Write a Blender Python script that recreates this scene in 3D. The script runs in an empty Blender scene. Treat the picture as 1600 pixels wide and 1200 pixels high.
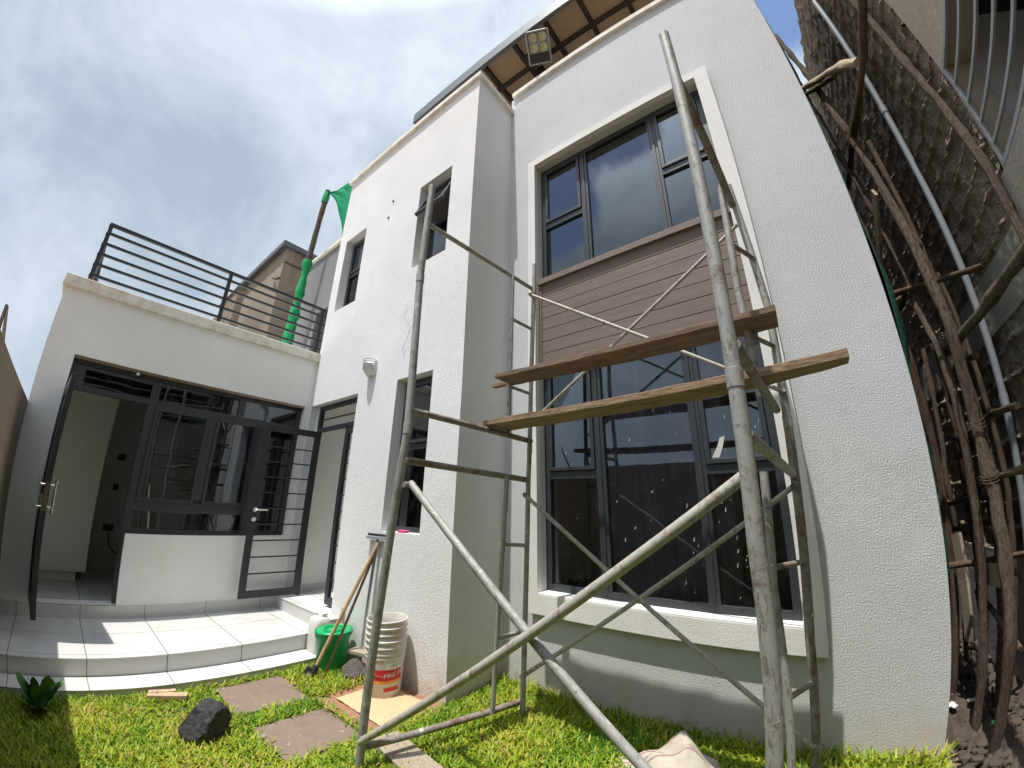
import bpy, bmesh, math, random
import numpy as np
from mathutils import Vector, Matrix
random.seed(7); rng = np.random.default_rng(11)
S = bpy.context.scene
COL = S.collection
V = Vector

# ------------------------------------------------------------------ camera
cd = bpy.data.cameras.new('camera'); cam = bpy.data.objects.new('camera', cd); COL.objects.link(cam)
S.camera = cam
cd.type = 'PANO'
S.render.engine = 'CYCLES'
cd.sensor_fit = 'HORIZONTAL'; cd.sensor_width = 36.0
cd.clip_start = 0.02; cd.clip_end = 2000
cy = cd if hasattr(cd, 'panorama_type') else cd.cycles
cy.panorama_type = 'FISHEYE_LENS_POLYNOMIAL'
cy.fisheye_fov = math.radians(178)
cy.fisheye_polynomial_k0 = 0.0
cy.fisheye_polynomial_k1 = -1.75048103 / 22.5
cy.fisheye_polynomial_k2 = 0.44003039 / 22.5 ** 2
cy.fisheye_polynomial_k3 = 0.6342928 / 22.5 ** 3
cy.fisheye_polynomial_k4 = -0.61597947 / 22.5 ** 4
R_ = V((0.79550487, 0.60581579, 0.01261829)); U_ = V((0.17386407, -0.24815271, 0.95299083)); F_ = V((-0.58046815, 0.75591498, 0.30273629))
M = Matrix(((R_.x, U_.x, -F_.x), (R_.y, U_.y, -F_.y), (R_.z, U_.z, -F_.z))).to_4x4()
M.translation = V((5.3392, -3.0056, 1.5))
cam.matrix_world = M

# ------------------------------------------------------------------ light
SUNV = V((-0.12, -1.0, 3.46)).normalized()          # towards the sun
sl = bpy.data.lights.new('sun', 'SUN'); sl.energy = 3.45; sl.angle = math.radians(0.53); sl.color = (1.0, 0.955, 0.88)
sun = bpy.data.objects.new('sun', sl); COL.objects.link(sun); sun.location = (0, -8, 25)
sun.rotation_euler = SUNV.to_track_quat('Z', 'Y').to_euler()
S.view_settings.view_transform = 'Standard'; S.view_settings.look = 'None'
S.view_settings.exposure = 0.70; S.view_settings.gamma = 1.0
S.cycles.max_bounces = 8; S.cycles.transparent_max_bounces = 16; S.cycles.sample_clamp_indirect = 6
S.cycles.use_denoising = True

w = bpy.data.worlds.new('World'); S.world = w; w.use_nodes = True
nt = w.node_tree; nt.nodes.clear()
def WN(t, **k):
    n = nt.nodes.new(t)
    for a, b in k.items(): setattr(n, a, b)
    return n
wout = WN('ShaderNodeOutputWorld'); sky = WN('ShaderNodeTexSky', sky_type='NISHITA', sun_disc=False)
sky.sun_elevation = math.asin(SUNV.z); sky.sun_rotation = math.atan2(SUNV.x, SUNV.y)
sky.air_density = 1.0; sky.dust_density = 0.6; sky.ozone_density = 2.0
bsky = WN('ShaderNodeBackground'); bsky.inputs['Strength'].default_value = 0.13
nt.links.new(sky.outputs[0], bsky.inputs['Color'])
tc = WN('ShaderNodeTexCoord')
def wnoise(scale, det, rough, dist=0.0, off=(0, 0, 0), st=(1, 1, 1)):
    m = WN('ShaderNodeMapping'); m.inputs['Location'].default_value = off; m.inputs['Scale'].default_value = st
    nt.links.new(tc.outputs['Generated'], m.inputs['Vector'])
    n = WN('ShaderNodeTexNoise'); n.inputs['Scale'].default_value = scale; n.inputs['Detail'].default_value = det
    n.inputs['Roughness'].default_value = rough; n.inputs['Distortion'].default_value = dist
    nt.links.new(m.outputs[0], n.inputs['Vector']); return n.outputs['Fac']
def wmath(op, a, b=None):
    m = WN('ShaderNodeMath', operation=op)
    for i, x in enumerate((a, b)):
        if x is None: continue
        if isinstance(x, (int, float)): m.inputs[i].default_value = x
        else: nt.links.new(x, m.inputs[i])
    return m.outputs[0]
def wrange(x, a, b, c, d, smooth=True):
    m = WN('ShaderNodeMapRange'); m.interpolation_type = 'SMOOTHSTEP' if smooth else 'LINEAR'
    nt.links.new(x, m.inputs['Value'])
    for i, q in zip(('From Min', 'From Max', 'To Min', 'To Max'), (a, b, c, d)): m.inputs[i].default_value = q
    return m.outputs[0]
def wdot(d):
    m = WN('ShaderNodeVectorMath', operation='DOT_PRODUCT'); nt.links.new(tc.outputs['Generated'], m.inputs[0])
    m.inputs[1].default_value = V(d).normalized(); return m.outputs['Value']
cover = wnoise(2.6, 9, 0.58, 0.25, (3.1, 1.7, 0.4))
cov = wmath('ADD', cover, 0.22)
for d, a, amt in (((0.17, 0.52, 0.84), 0.975, 0.26), ((-0.37, -0.61, 0.70), 0.985, 0.36), ((-0.18, -0.60, 0.78), 0.992, 0.30)):
    cov = wmath('SUBTRACT', cov, wrange(wdot(d), a, 1.0, 0.0, amt))
mask = wrange(cov, 0.45, 0.62, 0.0, 1.0)
br = wnoise(2.3, 9, 0.60, 0.35, (7.3, 2.2, 5.5))
br = wmath('ADD', br, wrange(wdot((-0.36, 0.34, 0.86)), 0.86, 1.0, 0.0, 0.20))
br = wmath('SUBTRACT', br, wrange(wdot((-0.72, 0.30, 0.45)), 0.80, 1.0, 0.0, 0.07))
ramp = WN('ShaderNodeValToRGB'); nt.links.new(br, ramp.inputs[0])
ramp.color_ramp.elements[0].position = 0.36; ramp.color_ramp.elements[0].color = (0.385, 0.475, 0.575, 1)
ramp.color_ramp.elements[1].position = 0.74; ramp.color_ramp.elements[1].color = (0.77, 0.85, 0.94, 1)
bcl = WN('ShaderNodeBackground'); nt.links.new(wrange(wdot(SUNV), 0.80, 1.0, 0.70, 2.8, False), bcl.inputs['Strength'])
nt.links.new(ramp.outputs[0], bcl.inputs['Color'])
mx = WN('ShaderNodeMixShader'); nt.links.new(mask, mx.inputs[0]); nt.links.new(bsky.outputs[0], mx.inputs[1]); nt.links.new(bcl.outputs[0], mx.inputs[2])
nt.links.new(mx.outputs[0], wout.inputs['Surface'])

# ------------------------------------------------------------------ materials
MATS = {}
class Mat:
    def __init__(s, name, rough=0.8, metal=0.0, spec=0.5):
        s.m = bpy.data.materials.new(name); s.m.use_nodes = True; s.t = s.m.node_tree
        s.b = s.t.nodes['Principled BSDF']; s.out = s.t.nodes['Material Output']
        s.b.inputs['Roughness'].default_value = rough; s.b.inputs['Metallic'].default_value = metal
        s.b.inputs['Specular IOR Level'].default_value = spec
        s.tc = s.t.nodes.new('ShaderNodeTexCoord'); MATS[name] = s.m; s.h = None
    def N(s, t, **k):
        n = s.t.nodes.new(t)
        for a, b in k.items(): setattr(n, a, b)
        return n
    def L(s, a, b): s.t.links.new(a, b)
    def vec(s, st=(1, 1, 1), rot=(0, 0, 0), src='Object'):
        m = s.N('ShaderNodeMapping'); m.inputs['Scale'].default_value = st; m.inputs['Rotation'].default_value = rot
        s.L(s.tc.outputs[src], m.inputs['Vector']); return m.outputs[0]
    def noise(s, scale, det=4, rough=0.55, dist=0.0, st=(1, 1, 1), out='Fac'):
        n = s.N('ShaderNodeTexNoise'); n.inputs['Scale'].default_value = scale; n.inputs['Detail'].default_value = det
        n.inputs['Roughness'].default_value = rough; n.inputs['Distortion'].default_value = dist
        s.L(s.vec(st), n.inputs['Vector']); return n.outputs[out]
    def voro(s, scale, st=(1, 1, 1), feature='F1', out='Distance'):
        n = s.N('ShaderNodeTexVoronoi', feature=feature); n.inputs['Scale'].default_value = scale
        s.L(s.vec(st), n.inputs['Vector']); return n.outputs[out]
    def rng(s, x, a, b, c=0.0, d=1.0):
        m = s.N('ShaderNodeMapRange'); s.L(x, m.inputs['Value'])
        for i, q in zip(('From Min', 'From Max', 'To Min', 'To Max'), (a, b, c, d)): m.inputs[i].default_value = q
        return m.outputs[0]
    def math(s, op, a, b=0.0):
        m = s.N('ShaderNodeMath', operation=op)
        for i, x in enumerate((a, b)):
            if isinstance(x, (int, float)): m.inputs[i].default_value = x
            else: s.L(x, m.inputs[i])
        return m.outputs[0]
    def axis(s, k):
        n = s.N('ShaderNodeSeparateXYZ'); s.L(s.tc.outputs['Object'], n.inputs[0]); return n.outputs[k]
    def mix(s, f, a, b, mode='MIX'):
        m = s.N('ShaderNodeMix', data_type='RGBA', blend_type=mode)
        if isinstance(f, (int, float)): m.inputs[0].default_value = f
        else: s.L(f, m.inputs[0])
        for i, x in ((6, a), (7, b)):
            if isinstance(x, tuple): m.inputs[i].default_value = (*x, 1)
            else: s.L(x, m.inputs[i])
        return m.outputs[2]
    def color(s, x):
        if isinstance(x, tuple): s.b.inputs['Base Color'].default_value = (*x, 1)
        else: s.L(x, s.b.inputs['Base Color'])
        return s
    def bump(s, h, strength=0.5, dist=0.01):
        n = s.N('ShaderNodeBump'); n.inputs['Strength'].default_value = strength; n.inputs['Distance'].default_value = dist
        s.L(h, n.inputs['Height'])
        if s.h is not None: s.L(s.h, n.inputs['Normal'])
        s.h = n.outputs[0]; s.L(s.h, s.b.inputs['Normal']); return s

def simple(name, c, rough=0.7, metal=0.0, var=0.12, vs=9, bump=0.0, bs=60, bd=0.004):
    m = Mat(name, rough, metal)
    d = tuple(x * (1 - var) for x in c); e = tuple(min(1, x * (1 + var)) for x in c)
    m.color(m.mix(m.noise(vs, 5), d, e))
    if bump: m.bump(m.noise(bs, 4), bump, bd)
    return m

def stucco(name, c, amp, dist, dirt=0.35):
    m = Mat(name, 0.92, 0, 0.25)
    big = m.noise(1.3, 5, 0.6); base = m.mix(m.rng(big, 0.3, 0.7), tuple(x * 0.94 for x in c), tuple(min(1, x * 1.04) for x in c))
    # faint vertical rain streaks
    st = m.rng(m.noise(6, 4, 0.6, 0.2, (1.6, 1.6, 0.12)), 0.58, 0.8, 0.0, 0.16)
    base = m.mix(st, base, (0.50, 0.47, 0.42))
    # red soil splashed up the foot of the wall
    z = m.axis(2); nn = m.noise(5, 6, 0.65)
    f = m.math('ADD', m.rng(z, 0.0, 0.55, 0.62, -0.12), m.rng(nn, 0.3, 0.7, -0.22, 0.22))
    f = m.math('MULTIPLY', m.rng(f, 0.1, 0.75, 0.0, 1.0), dirt)
    base = m.mix(f, base, (0.46, 0.32, 0.22))
    m.color(base)
    v = m.voro(85, (1, 1, 1), 'SMOOTH_F1'); n1 = m.noise(112, 4, 0.62, 0.5)
    h = m.math('ADD', m.rng(n1, 0.40, 0.66), m.math('MULTIPLY', v, 0.35))
    m.bump(m.noise(3.0, 3), 0.25, 0.02)
    m.bump(h, amp, dist)
    return m
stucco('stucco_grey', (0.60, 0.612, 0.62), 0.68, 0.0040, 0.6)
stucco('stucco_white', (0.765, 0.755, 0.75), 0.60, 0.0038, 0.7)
stucco('stucco_terrace', (0.80, 0.79, 0.77), 0.35, 0.0035, 0.2)
stucco('surround_paint', (0.76, 0.745, 0.72), 0.35, 0.003, 0.3)
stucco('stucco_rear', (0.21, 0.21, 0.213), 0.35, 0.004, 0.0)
m = Mat('coping_cream', 0.85)
c1 = m.mix(m.rng(m.noise(9, 6, 0.65), 0.42, 0.72), (0.76, 0.73, 0.66), (0.55, 0.48, 0.36))
m.color(c1); m.bump(m.noise(40, 4), 0.3, 0.006)
m = Mat('aluminium_charcoal', 0.38, 0.0, 0.5)
m.color(m.mix(m.rng(m.noise(22, 6, 0.7), 0.55, 0.75), (0.034, 0.038, 0.044), (0.075, 0.078, 0.084)))
m.bump(m.noise(120, 2), 0.05, 0.002)
m = Mat('steel_black', 0.45); m.color(m.mix(m.rng(m.noise(40, 6, 0.7), 0.6, 0.8), (0.022, 0.024, 0.028), (0.06, 0.06, 0.062)))
simple('interior_white', (0.80, 0.79, 0.76), 0.9, var=0.05)
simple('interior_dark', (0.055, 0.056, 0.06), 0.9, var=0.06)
simple('lamp_grey', (0.30, 0.31, 0.33), 0.5)
simple('grout', (0.20, 0.19, 0.17), 0.9)
simple('cabinet_white', (0.85, 0.84, 0.80), 0.45, var=0.02)
simple('socket_black', (0.015, 0.015, 0.017), 0.4)
simple('rubber_dark', (0.02, 0.02, 0.021), 0.6)
def glass(name, tint, ior, hz):
    m = Mat(name); t = m.t
    fr = m.N('ShaderNodeFresnel'); fr.inputs['IOR'].default_value = ior
    tr = m.N('ShaderNodeBsdfTransparent'); tr.inputs['Color'].default_value = (*tint, 1)
    gl = m.N('ShaderNodeBsdfGlossy'); gl.inputs['Roughness'].default_value = 0.012; gl.inputs['Color'].default_value = (0.86, 0.91, 0.97, 1)
    b = m.N('ShaderNodeBump'); b.inputs['Strength'].default_value = 0.035; b.inputs['Distance'].default_value = 0.05
    m.L(m.noise(1.6, 2), b.inputs['Height']); m.L(b.outputs[0], gl.inputs['Normal'])
    mx = m.N('ShaderNodeMixShader'); m.L(fr.outputs[0], mx.inputs[0]); m.L(tr.outputs[0], mx.inputs[1]); m.L(gl.outputs[0], mx.inputs[2])
    df = m.N('ShaderNodeBsdfDiffuse'); df.inputs['Color'].default_value = (0.35, 0.36, 0.36, 1)
    mx2 = m.N('ShaderNodeMixShader'); m.L(m.rng(m.noise(7, 7, 0.7, 0.4), 0.5, 0.9, 0.0, hz), mx2.inputs[0])
    m.L(mx.outputs[0], mx2.inputs[1]); m.L(df.outputs[0], mx2.inputs[2])
    m.L(mx2.outputs[0], m.out.inputs['Surface'])
glass('glass_tinted', (0.16, 0.175, 0.20), 2.25, 0.08)
glass('glass_low', (0.60, 0.62, 0.66), 1.85, 0.07)
glass('glass_dusty', (0.34, 0.36, 0.40), 2.0, 0.13)
m = Mat('cladding_brown', 0.72)
g = m.noise(7, 8, 0.68, 0.6, (0.6, 1, 14)); c1 = m.mix(m.rng(g, 0.3, 0.7), (0.120, 0.085, 0.071), (0.205, 0.148, 0.126))
c1 = m.mix(m.rng(m.noise(2.2, 3, 0.5, 0, (0.4, 1, 9)), 0.35, 0.7, 0, 0.35), c1, (0.245, 0.185, 0.162)); m.color(c1)
m.bump(m.noise(16, 6, 0.65, 0.5, (0.7, 1, 12)), 0.55, 0.004)
def pipe_mat(name, grey, rust, amt):
    m = Mat(name, 0.62, 0.15, 0.4)
    n1 = m.math('MAXIMUM', m.rng(m.noise(8, 9, 0.75, 0.5), 0.60 - amt, 0.72 - amt), m.rng(m.noise(60, 5, 0.7, 0.3, (1, 1, .25)), 0.58 - amt * .5, 0.66 - amt * .5, 0, .8))
    base = m.mix(m.noise(30, 4), tuple(x * 0.8 for x in grey), tuple(x * 1.15 for x in grey))
    base = m.mix(n1, base, m.mix(m.noise(24, 5), rust, tuple(x * 0.5 for x in rust)))
    base = m.mix(m.rng(m.noise(13, 6, 0.7, 0.6, (1, 1, 0.6)), 0.63, 0.67, 0, 0.9), base, (0.62, 0.61, 0.57))
    m.color(base); m.bump(m.noise(70, 5), 0.35, 0.002); return m
pipe_mat('pipe_galvanised', (0.34, 0.335, 0.315), (0.22, 0.155, 0.115), 0.065)
pipe_mat('pipe_rusty', (0.27, 0.25, 0.22), (0.20, 0.12, 0.08), 0.12)
pipe_mat('brace_pale', (0.40, 0.375, 0.33), (0.26, 0.17, 0.11), 0.06)
def timber(name, a, b, st, rough=0.85, bark=0.0):
    m = Mat(name, rough, 0, 0.2)
    g = m.noise(10, 8, 0.7, 0.8, st)
    c1 = m.mix(m.rng(g, 0.32, 0.68), a, b)
    c1 = m.mix(m.rng(m.noise(4, 6, 0.6), 0.55, 0.75, 0, 0.6), c1, tuple(x * 0.55 for x in a)); m.color(c1)
    m.bump(m.noise(22, 7, 0.7, 0.5, st), 0.6 + bark, 0.004 + bark * 0.006); return m
timber('plank_wood', (0.065, 0.046, 0.032), (0.30, 0.21, 0.14), (0.35, 7, 7))
timber('plank_raw', (0.085, 0.055, 0.035), (0.44, 0.30, 0.19), (0.4, 8, 8))
timber('offcut_wood', (0.32, 0.22, 0.13), (0.55, 0.42, 0.29), (1.2, 7, 7))
timber('old_board', (0.23, 0.18, 0.13), (0.40, 0.34, 0.27), (1, 6, 6))
timber('pole_bark', (0.045, 0.034, 0.027), (0.235, 0.175, 0.13), (6, 6, 1.4), 0.95, 1.2)
timber('pole_dark', (0.055, 0.038, 0.028), (0.15, 0.10, 0.07), (4, 4, 0.7), 0.9, 0.5)
timber('pole_pale', (0.33, 0.24, 0.16), (0.50, 0.40, 0.29), (4, 4, 0.7), 0.9, 0.3)
timber('handle_wood', (0.36, 0.22, 0.11), (0.55, 0.38, 0.22), (5, 5, 0.8), 0.55)
timber('handle_dark', (0.12, 0.075, 0.05), (0.33, 0.21, 0.13), (5, 5, 0.5), 0.6)
m = Mat('porcelain_tile', 0.22, 0, 0.5)
def tile_lines(m, uo, vo, ua=0, va=1, size=0.6, wd=0.006):
    fs = []
    for ax, o in ((ua, uo), (va, vo)):
        a = m.math('ADD', m.axis(ax), -o + 60 * size); b = m.math('MODULO', a, size)
        d = m.math('ABSOLUTE', m.math('ADD', b, -size / 2)); fs.append(m.rng(d, size / 2 - wd, size / 2 - wd * 0.5))
    return m.math('MAXIMUM', fs[0], fs[1])
vein = m.rng(m.noise(2.2, 9, 0.7, 1.6), 0.52, 0.60, 0, 0.22)
base = m.mix(vein, m.mix(m.noise(1.2, 4), (0.56, 0.56, 0.55), (0.63, 0.625, 0.615)), (0.36, 0.355, 0.35))
base = m.mix(m.rng(m.noise(6, 6, 0.65), 0.55, 0.85, 0, 0.35), base, (0.40, 0.34, 0.27))
# joints run through at y = -0.94, -1.53, -2.13 ... and x = 0.55
base = m.mix(tile_lines(m, 0.55, -0.935, 0, 1, 0.6), base, (0.24, 0.225, 0.20)); m.color(base)
simple('tile_riser', (0.56, 0.555, 0.54), 0.3, var=0.07, vs=3)
m = Mat('concrete_slab', 0.9); c1 = m.mix(m.noise(5, 8, 0.7), (0.13, 0.088, 0.065), (0.25, 0.185, 0.145))
c1 = m.mix(m.rng(m.noise(28, 5, 0.6, 0.6), 0.66, 0.70, 0, 0.8), c1, (0.55, 0.52, 0.47)); m.color(c1); m.bump(m.noise(60, 5), 0.5, 0.004)
m = Mat('red_soil', 0.95); m.color(m.mix(m.noise(14, 8, 0.7), (0.20, 0.085, 0.05), (0.38, 0.20, 0.13))); m.bump(m.noise(35, 6), 0.8, 0.012)
m = Mat('sawdust', 0.95); m.color(m.mix(m.noise(40, 6, 0.7), (0.42, 0.28, 0.15), (0.66, 0.50, 0.30))); m.bump(m.noise(90, 5, 0.7), 0.9, 0.006)
m = Mat('lawn_soil', 0.95); m.color(m.mix(m.noise(9, 7, 0.65), (0.07, 0.065, 0.025), (0.20, 0.15, 0.06))); m.bump(m.noise(50, 5), 0.8, 0.01)
m = Mat('earth', 0.95); m.color(m.mix(m.noise(0.8, 7, 0.65), (0.16, 0.10, 0.065), (0.30, 0.21, 0.14))); m.bump(m.noise(12, 5), 0.6, 0.03)
m = Mat('rubble_dark', 0.95); m.color(m.mix(m.noise(16, 7, 0.7), (0.03, 0.022, 0.017), (0.13, 0.10, 0.08))); m.bump(m.noise(40, 6, 0.7), 0.9, 0.015)
m = Mat('rock_black', 0.85, 0, 0.3); m.color(m.mix(m.rng(m.noise(26, 8, 0.75), 0.35, 0.75), (0.018, 0.018, 0.02), (0.085, 0.083, 0.085)))
m.bump(m.noise(16, 7, 0.7), 0.8, 0.02); m.bump(m.voro(60), 0.5, 0.006)
m = Mat('rock_brown', 0.9); m.color(m.mix(m.noise(22, 8, 0.75), (0.04, 0.032, 0.03), (0.16, 0.135, 0.12))); m.bump(m.noise(18, 7, 0.75), 0.9, 0.02)
simple('debris_white', (0.62, 0.60, 0.56), 0.8)
simple('debris_green', (0.12, 0.55, 0.16), 0.5)
m = Mat('plastic_green', 0.36); m.color(m.mix(m.noise(3, 3), (0.0, 0.27, 0.085), (0.005, 0.37, 0.13)))
m = Mat('plastic_milky', 0.42); m.color(m.mix(m.rng(m.noise(9, 6, 0.6), 0.45, 0.75), (0.66, 0.635, 0.59), (0.52, 0.42, 0.31)))
m.b.inputs['Transmission Weight'].default_value = 0.12; m.b.inputs['Subsurface Weight'].default_value = 0.0
m = Mat('plastic_white', 0.4); m.color(m.mix(m.noise(6, 5), (0.62, 0.61, 0.57), (0.74, 0.73, 0.69)))
simple('label_red', (0.55, 0.022, 0.025), 0.4, var=0.1)
simple('label_orange', (0.75, 0.33, 0.05), 0.4, var=0.05)
simple('label_white', (0.75, 0.74, 0.72), 0.5, var=0.02)
simple('label_grey', (0.22, 0.25, 0.25), 0.5, var=0.02)
simple('sponge_pink', (0.55, 0.06, 0.19), 0.9, bump=0.5, bs=120)
simple('chrome', (0.62, 0.61, 0.58), 0.25, 0.9, var=0.02)
simple('handle_brown', (0.20, 0.15, 0.11), 0.35, 0.6)
simple('pvc_grey', (0.27, 0.29, 0.31), 0.45, var=0.1, vs=5)
simple('roof_edge', (0.12, 0.125, 0.135), 0.5, 0.3)
simple('purlin_brown', (0.035, 0.022, 0.016), 0.7)
m = Mat('roof_sheet', 0.6); m.color(m.mix(m.noise(3, 6, 0.6), (0.29, 0.22, 0.15), (0.39, 0.305, 0.215)))
tl = m.N('ShaderNodeBsdfTranslucent'); tl.inputs['Color'].default_value = (0.42, 0.33, 0.23, 1)
mxs = m.N('ShaderNodeMixShader'); mxs.inputs[0].default_value = 0.32
m.L(m.b.outputs[0], mxs.inputs[1]); m.L(tl.outputs[0], mxs.inputs[2]); m.L(mxs.outputs[0], m.out.inputs['Surface'])
simple('led_cell', (0.40, 0.38, 0.24), 0.3)
m = Mat('mortar_rough', 0.97, 0, 0.15)
c1 = m.mix(m.noise(3.2, 8, 0.72), (0.15, 0.118, 0.09), (0.38, 0.305, 0.235)); c1 = m.mix(m.rng(m.noise(11, 7, 0.7), 0.5, 0.8, 0, 0.55), c1, (0.42, 0.355, 0.285)); m.color(c1)
m.bump(m.noise(5, 7, 0.7, 0.8), 1.0, 0.06); m.bump(m.noise(34, 7, 0.75), 0.9, 0.014)
wv = m.N('ShaderNodeTexWave', wave_type='RINGS'); wv.inputs['Scale'].default_value = 9; wv.inputs['Distortion'].default_value = 9; wv.inputs['Detail'].default_value = 3; wv.inputs['Detail Scale'].default_value = 0.7
m.L(m.vec((1, 1.2, 1.2)), wv.inputs['Vector']); m.bump(m.math('MULTIPLY', wv.outputs['Fac'], m.rng(m.noise(1.4, 3), 0.46, 0.6)), 0.55, 0.012)
m = Mat('plaster_beige', 0.95); m.color(m.mix(m.noise(3, 8, 0.7), (0.30, 0.245, 0.18), (0.44, 0.37, 0.285))); m.bump(m.noise(16, 7, 0.7), 0.5, 0.012)
m = Mat('concrete_grey', 0.93); c1 = m.mix(m.noise(2.5, 8, 0.7), (0.20, 0.18, 0.15), (0.36, 0.33, 0.28)); m.color(c1); m.bump(m.noise(9, 7, 0.7), 0.5, 0.02)
m = Mat('plinth_pale', 0.93); m.color(m.mix(m.noise(3, 7, 0.7), (0.36, 0.36, 0.355), (0.50, 0.50, 0.49))); m.bump(m.noise(14, 6), 0.4, 0.01)
m = Mat('wall_tan', 0.95); c1 = m.mix(m.noise(1.6, 8, 0.7), (0.20, 0.15, 0.105), (0.32, 0.245, 0.18)); m.color(c1); m.bump(m.noise(20, 7, 0.7), 0.4, 0.01)
m = Mat('rear_beige', 0.95); c1 = m.mix(m.noise(1.2, 8, 0.7, 0, (1, 1, 0.4)), (0.17, 0.135, 0.10), (0.36, 0.295, 0.22)); m.color(c1); m.bump(m.noise(8, 7, 0.7), 0.4, 0.02)
m = Mat('net_green', 0.85)
m.color(m.mix(m.noise(18, 5), (0.005, 0.36, 0.17), (0.03, 0.52, 0.28)))
tl = m.N('ShaderNodeBsdfTranslucent'); tl.inputs['Color'].default_value = (0.02, 0.62, 0.33, 1)
mxs = m.N('ShaderNodeMixShader'); mxs.inputs[0].default_value = 0.45; m.L(m.b.outputs[0], mxs.inputs[1]); m.L(tl.outputs[0], mxs.inputs[2])
tp = m.N('ShaderNodeBsdfTransparent'); mx3 = m.N('ShaderNodeMixShader'); mx3.inputs[0].default_value = 0.14
m.L(mxs.outputs[0], mx3.inputs[1]); m.L(tp.outputs[0], mx3.inputs[2]); m.L(mx3.outputs[0], m.out.inputs['Surface'])
simple('net_wrap', (0.0, 0.30, 0.085), 0.75, var=0.45, vs=22, bump=0.8, bs=26, bd=0.02)
simple('net_dark', (0.0, 0.065, 0.04), 0.85, var=0.3, vs=14, bump=0.5, bs=20, bd=0.02)
m = Mat('sack_weave', 0.85); c1 = m.mix(m.noise(7, 6), (0.36, 0.31, 0.255), (0.52, 0.47, 0.41)); ay = m.math('ADD', m.axis(1), m.math('MULTIPLY', m.axis(0), -.25))
for q in (1.78, 1.755, 1.64):
    c1 = m.mix(m.rng(m.math('ABSOLUTE', m.math('ADD', ay, q)), 0.004, 0.006, 0.75, 0), c1, (0.22, 0.10, 0.085))
c1 = m.mix(m.rng(m.noise(5, 6, 0.7), 0.6, 0.75, 0, 0.5), c1, (0.40, 0.24, 0.16)); m.color(c1); m.bump(m.noise(160, 2), 0.4, 0.002); m.bump(m.noise(12, 5), 0.5, 0.02)
simple('curtain_grey', (0.80, 0.81, 0.84), 0.95, var=0.1)
m = Mat('leaf_green', 0.5); m.color(m.mix(m.noise(14, 4), (0.02, 0.09, 0.015), (0.06, 0.17, 0.03)))
# lawn blades: tint is a per-blade attribute
m = Mat('grass_blade', 0.5, 0, 0.3)
at = m.N('ShaderNodeAttribute'); at.attribute_name = 'tint'
rp = m.N('ShaderNodeValToRGB'); m.L(at.outputs['Fac'], rp.inputs[0])
el = rp.color_ramp.elements; el[0].position = 0.0; el[0].color = (0.05, 0.15, 0.016, 1); el[1].position = 1.0; el[1].color = (0.45, 0.32, 0.15, 1)
for p, c in ((0.35, (0.15, 0.29, 0.02)), (0.62, (0.34, 0.42, 0.03)), (0.84, (0.54, 0.50, 0.06))):
    e = el.new(p); e.color = (*c, 1)
m.color(rp.outputs[0])
tl = m.N('ShaderNodeBsdfTranslucent'); m.L(rp.outputs[0], tl.inputs['Color']); mxs = m.N('ShaderNodeMixShader'); mxs.inputs[0].default_value = 0.35
m.L(m.b.outputs[0], mxs.inputs[1]); m.L(tl.outputs[0], mxs.inputs[2]); m.L(mxs.outputs[0], m.out.inputs['Surface'])

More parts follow.
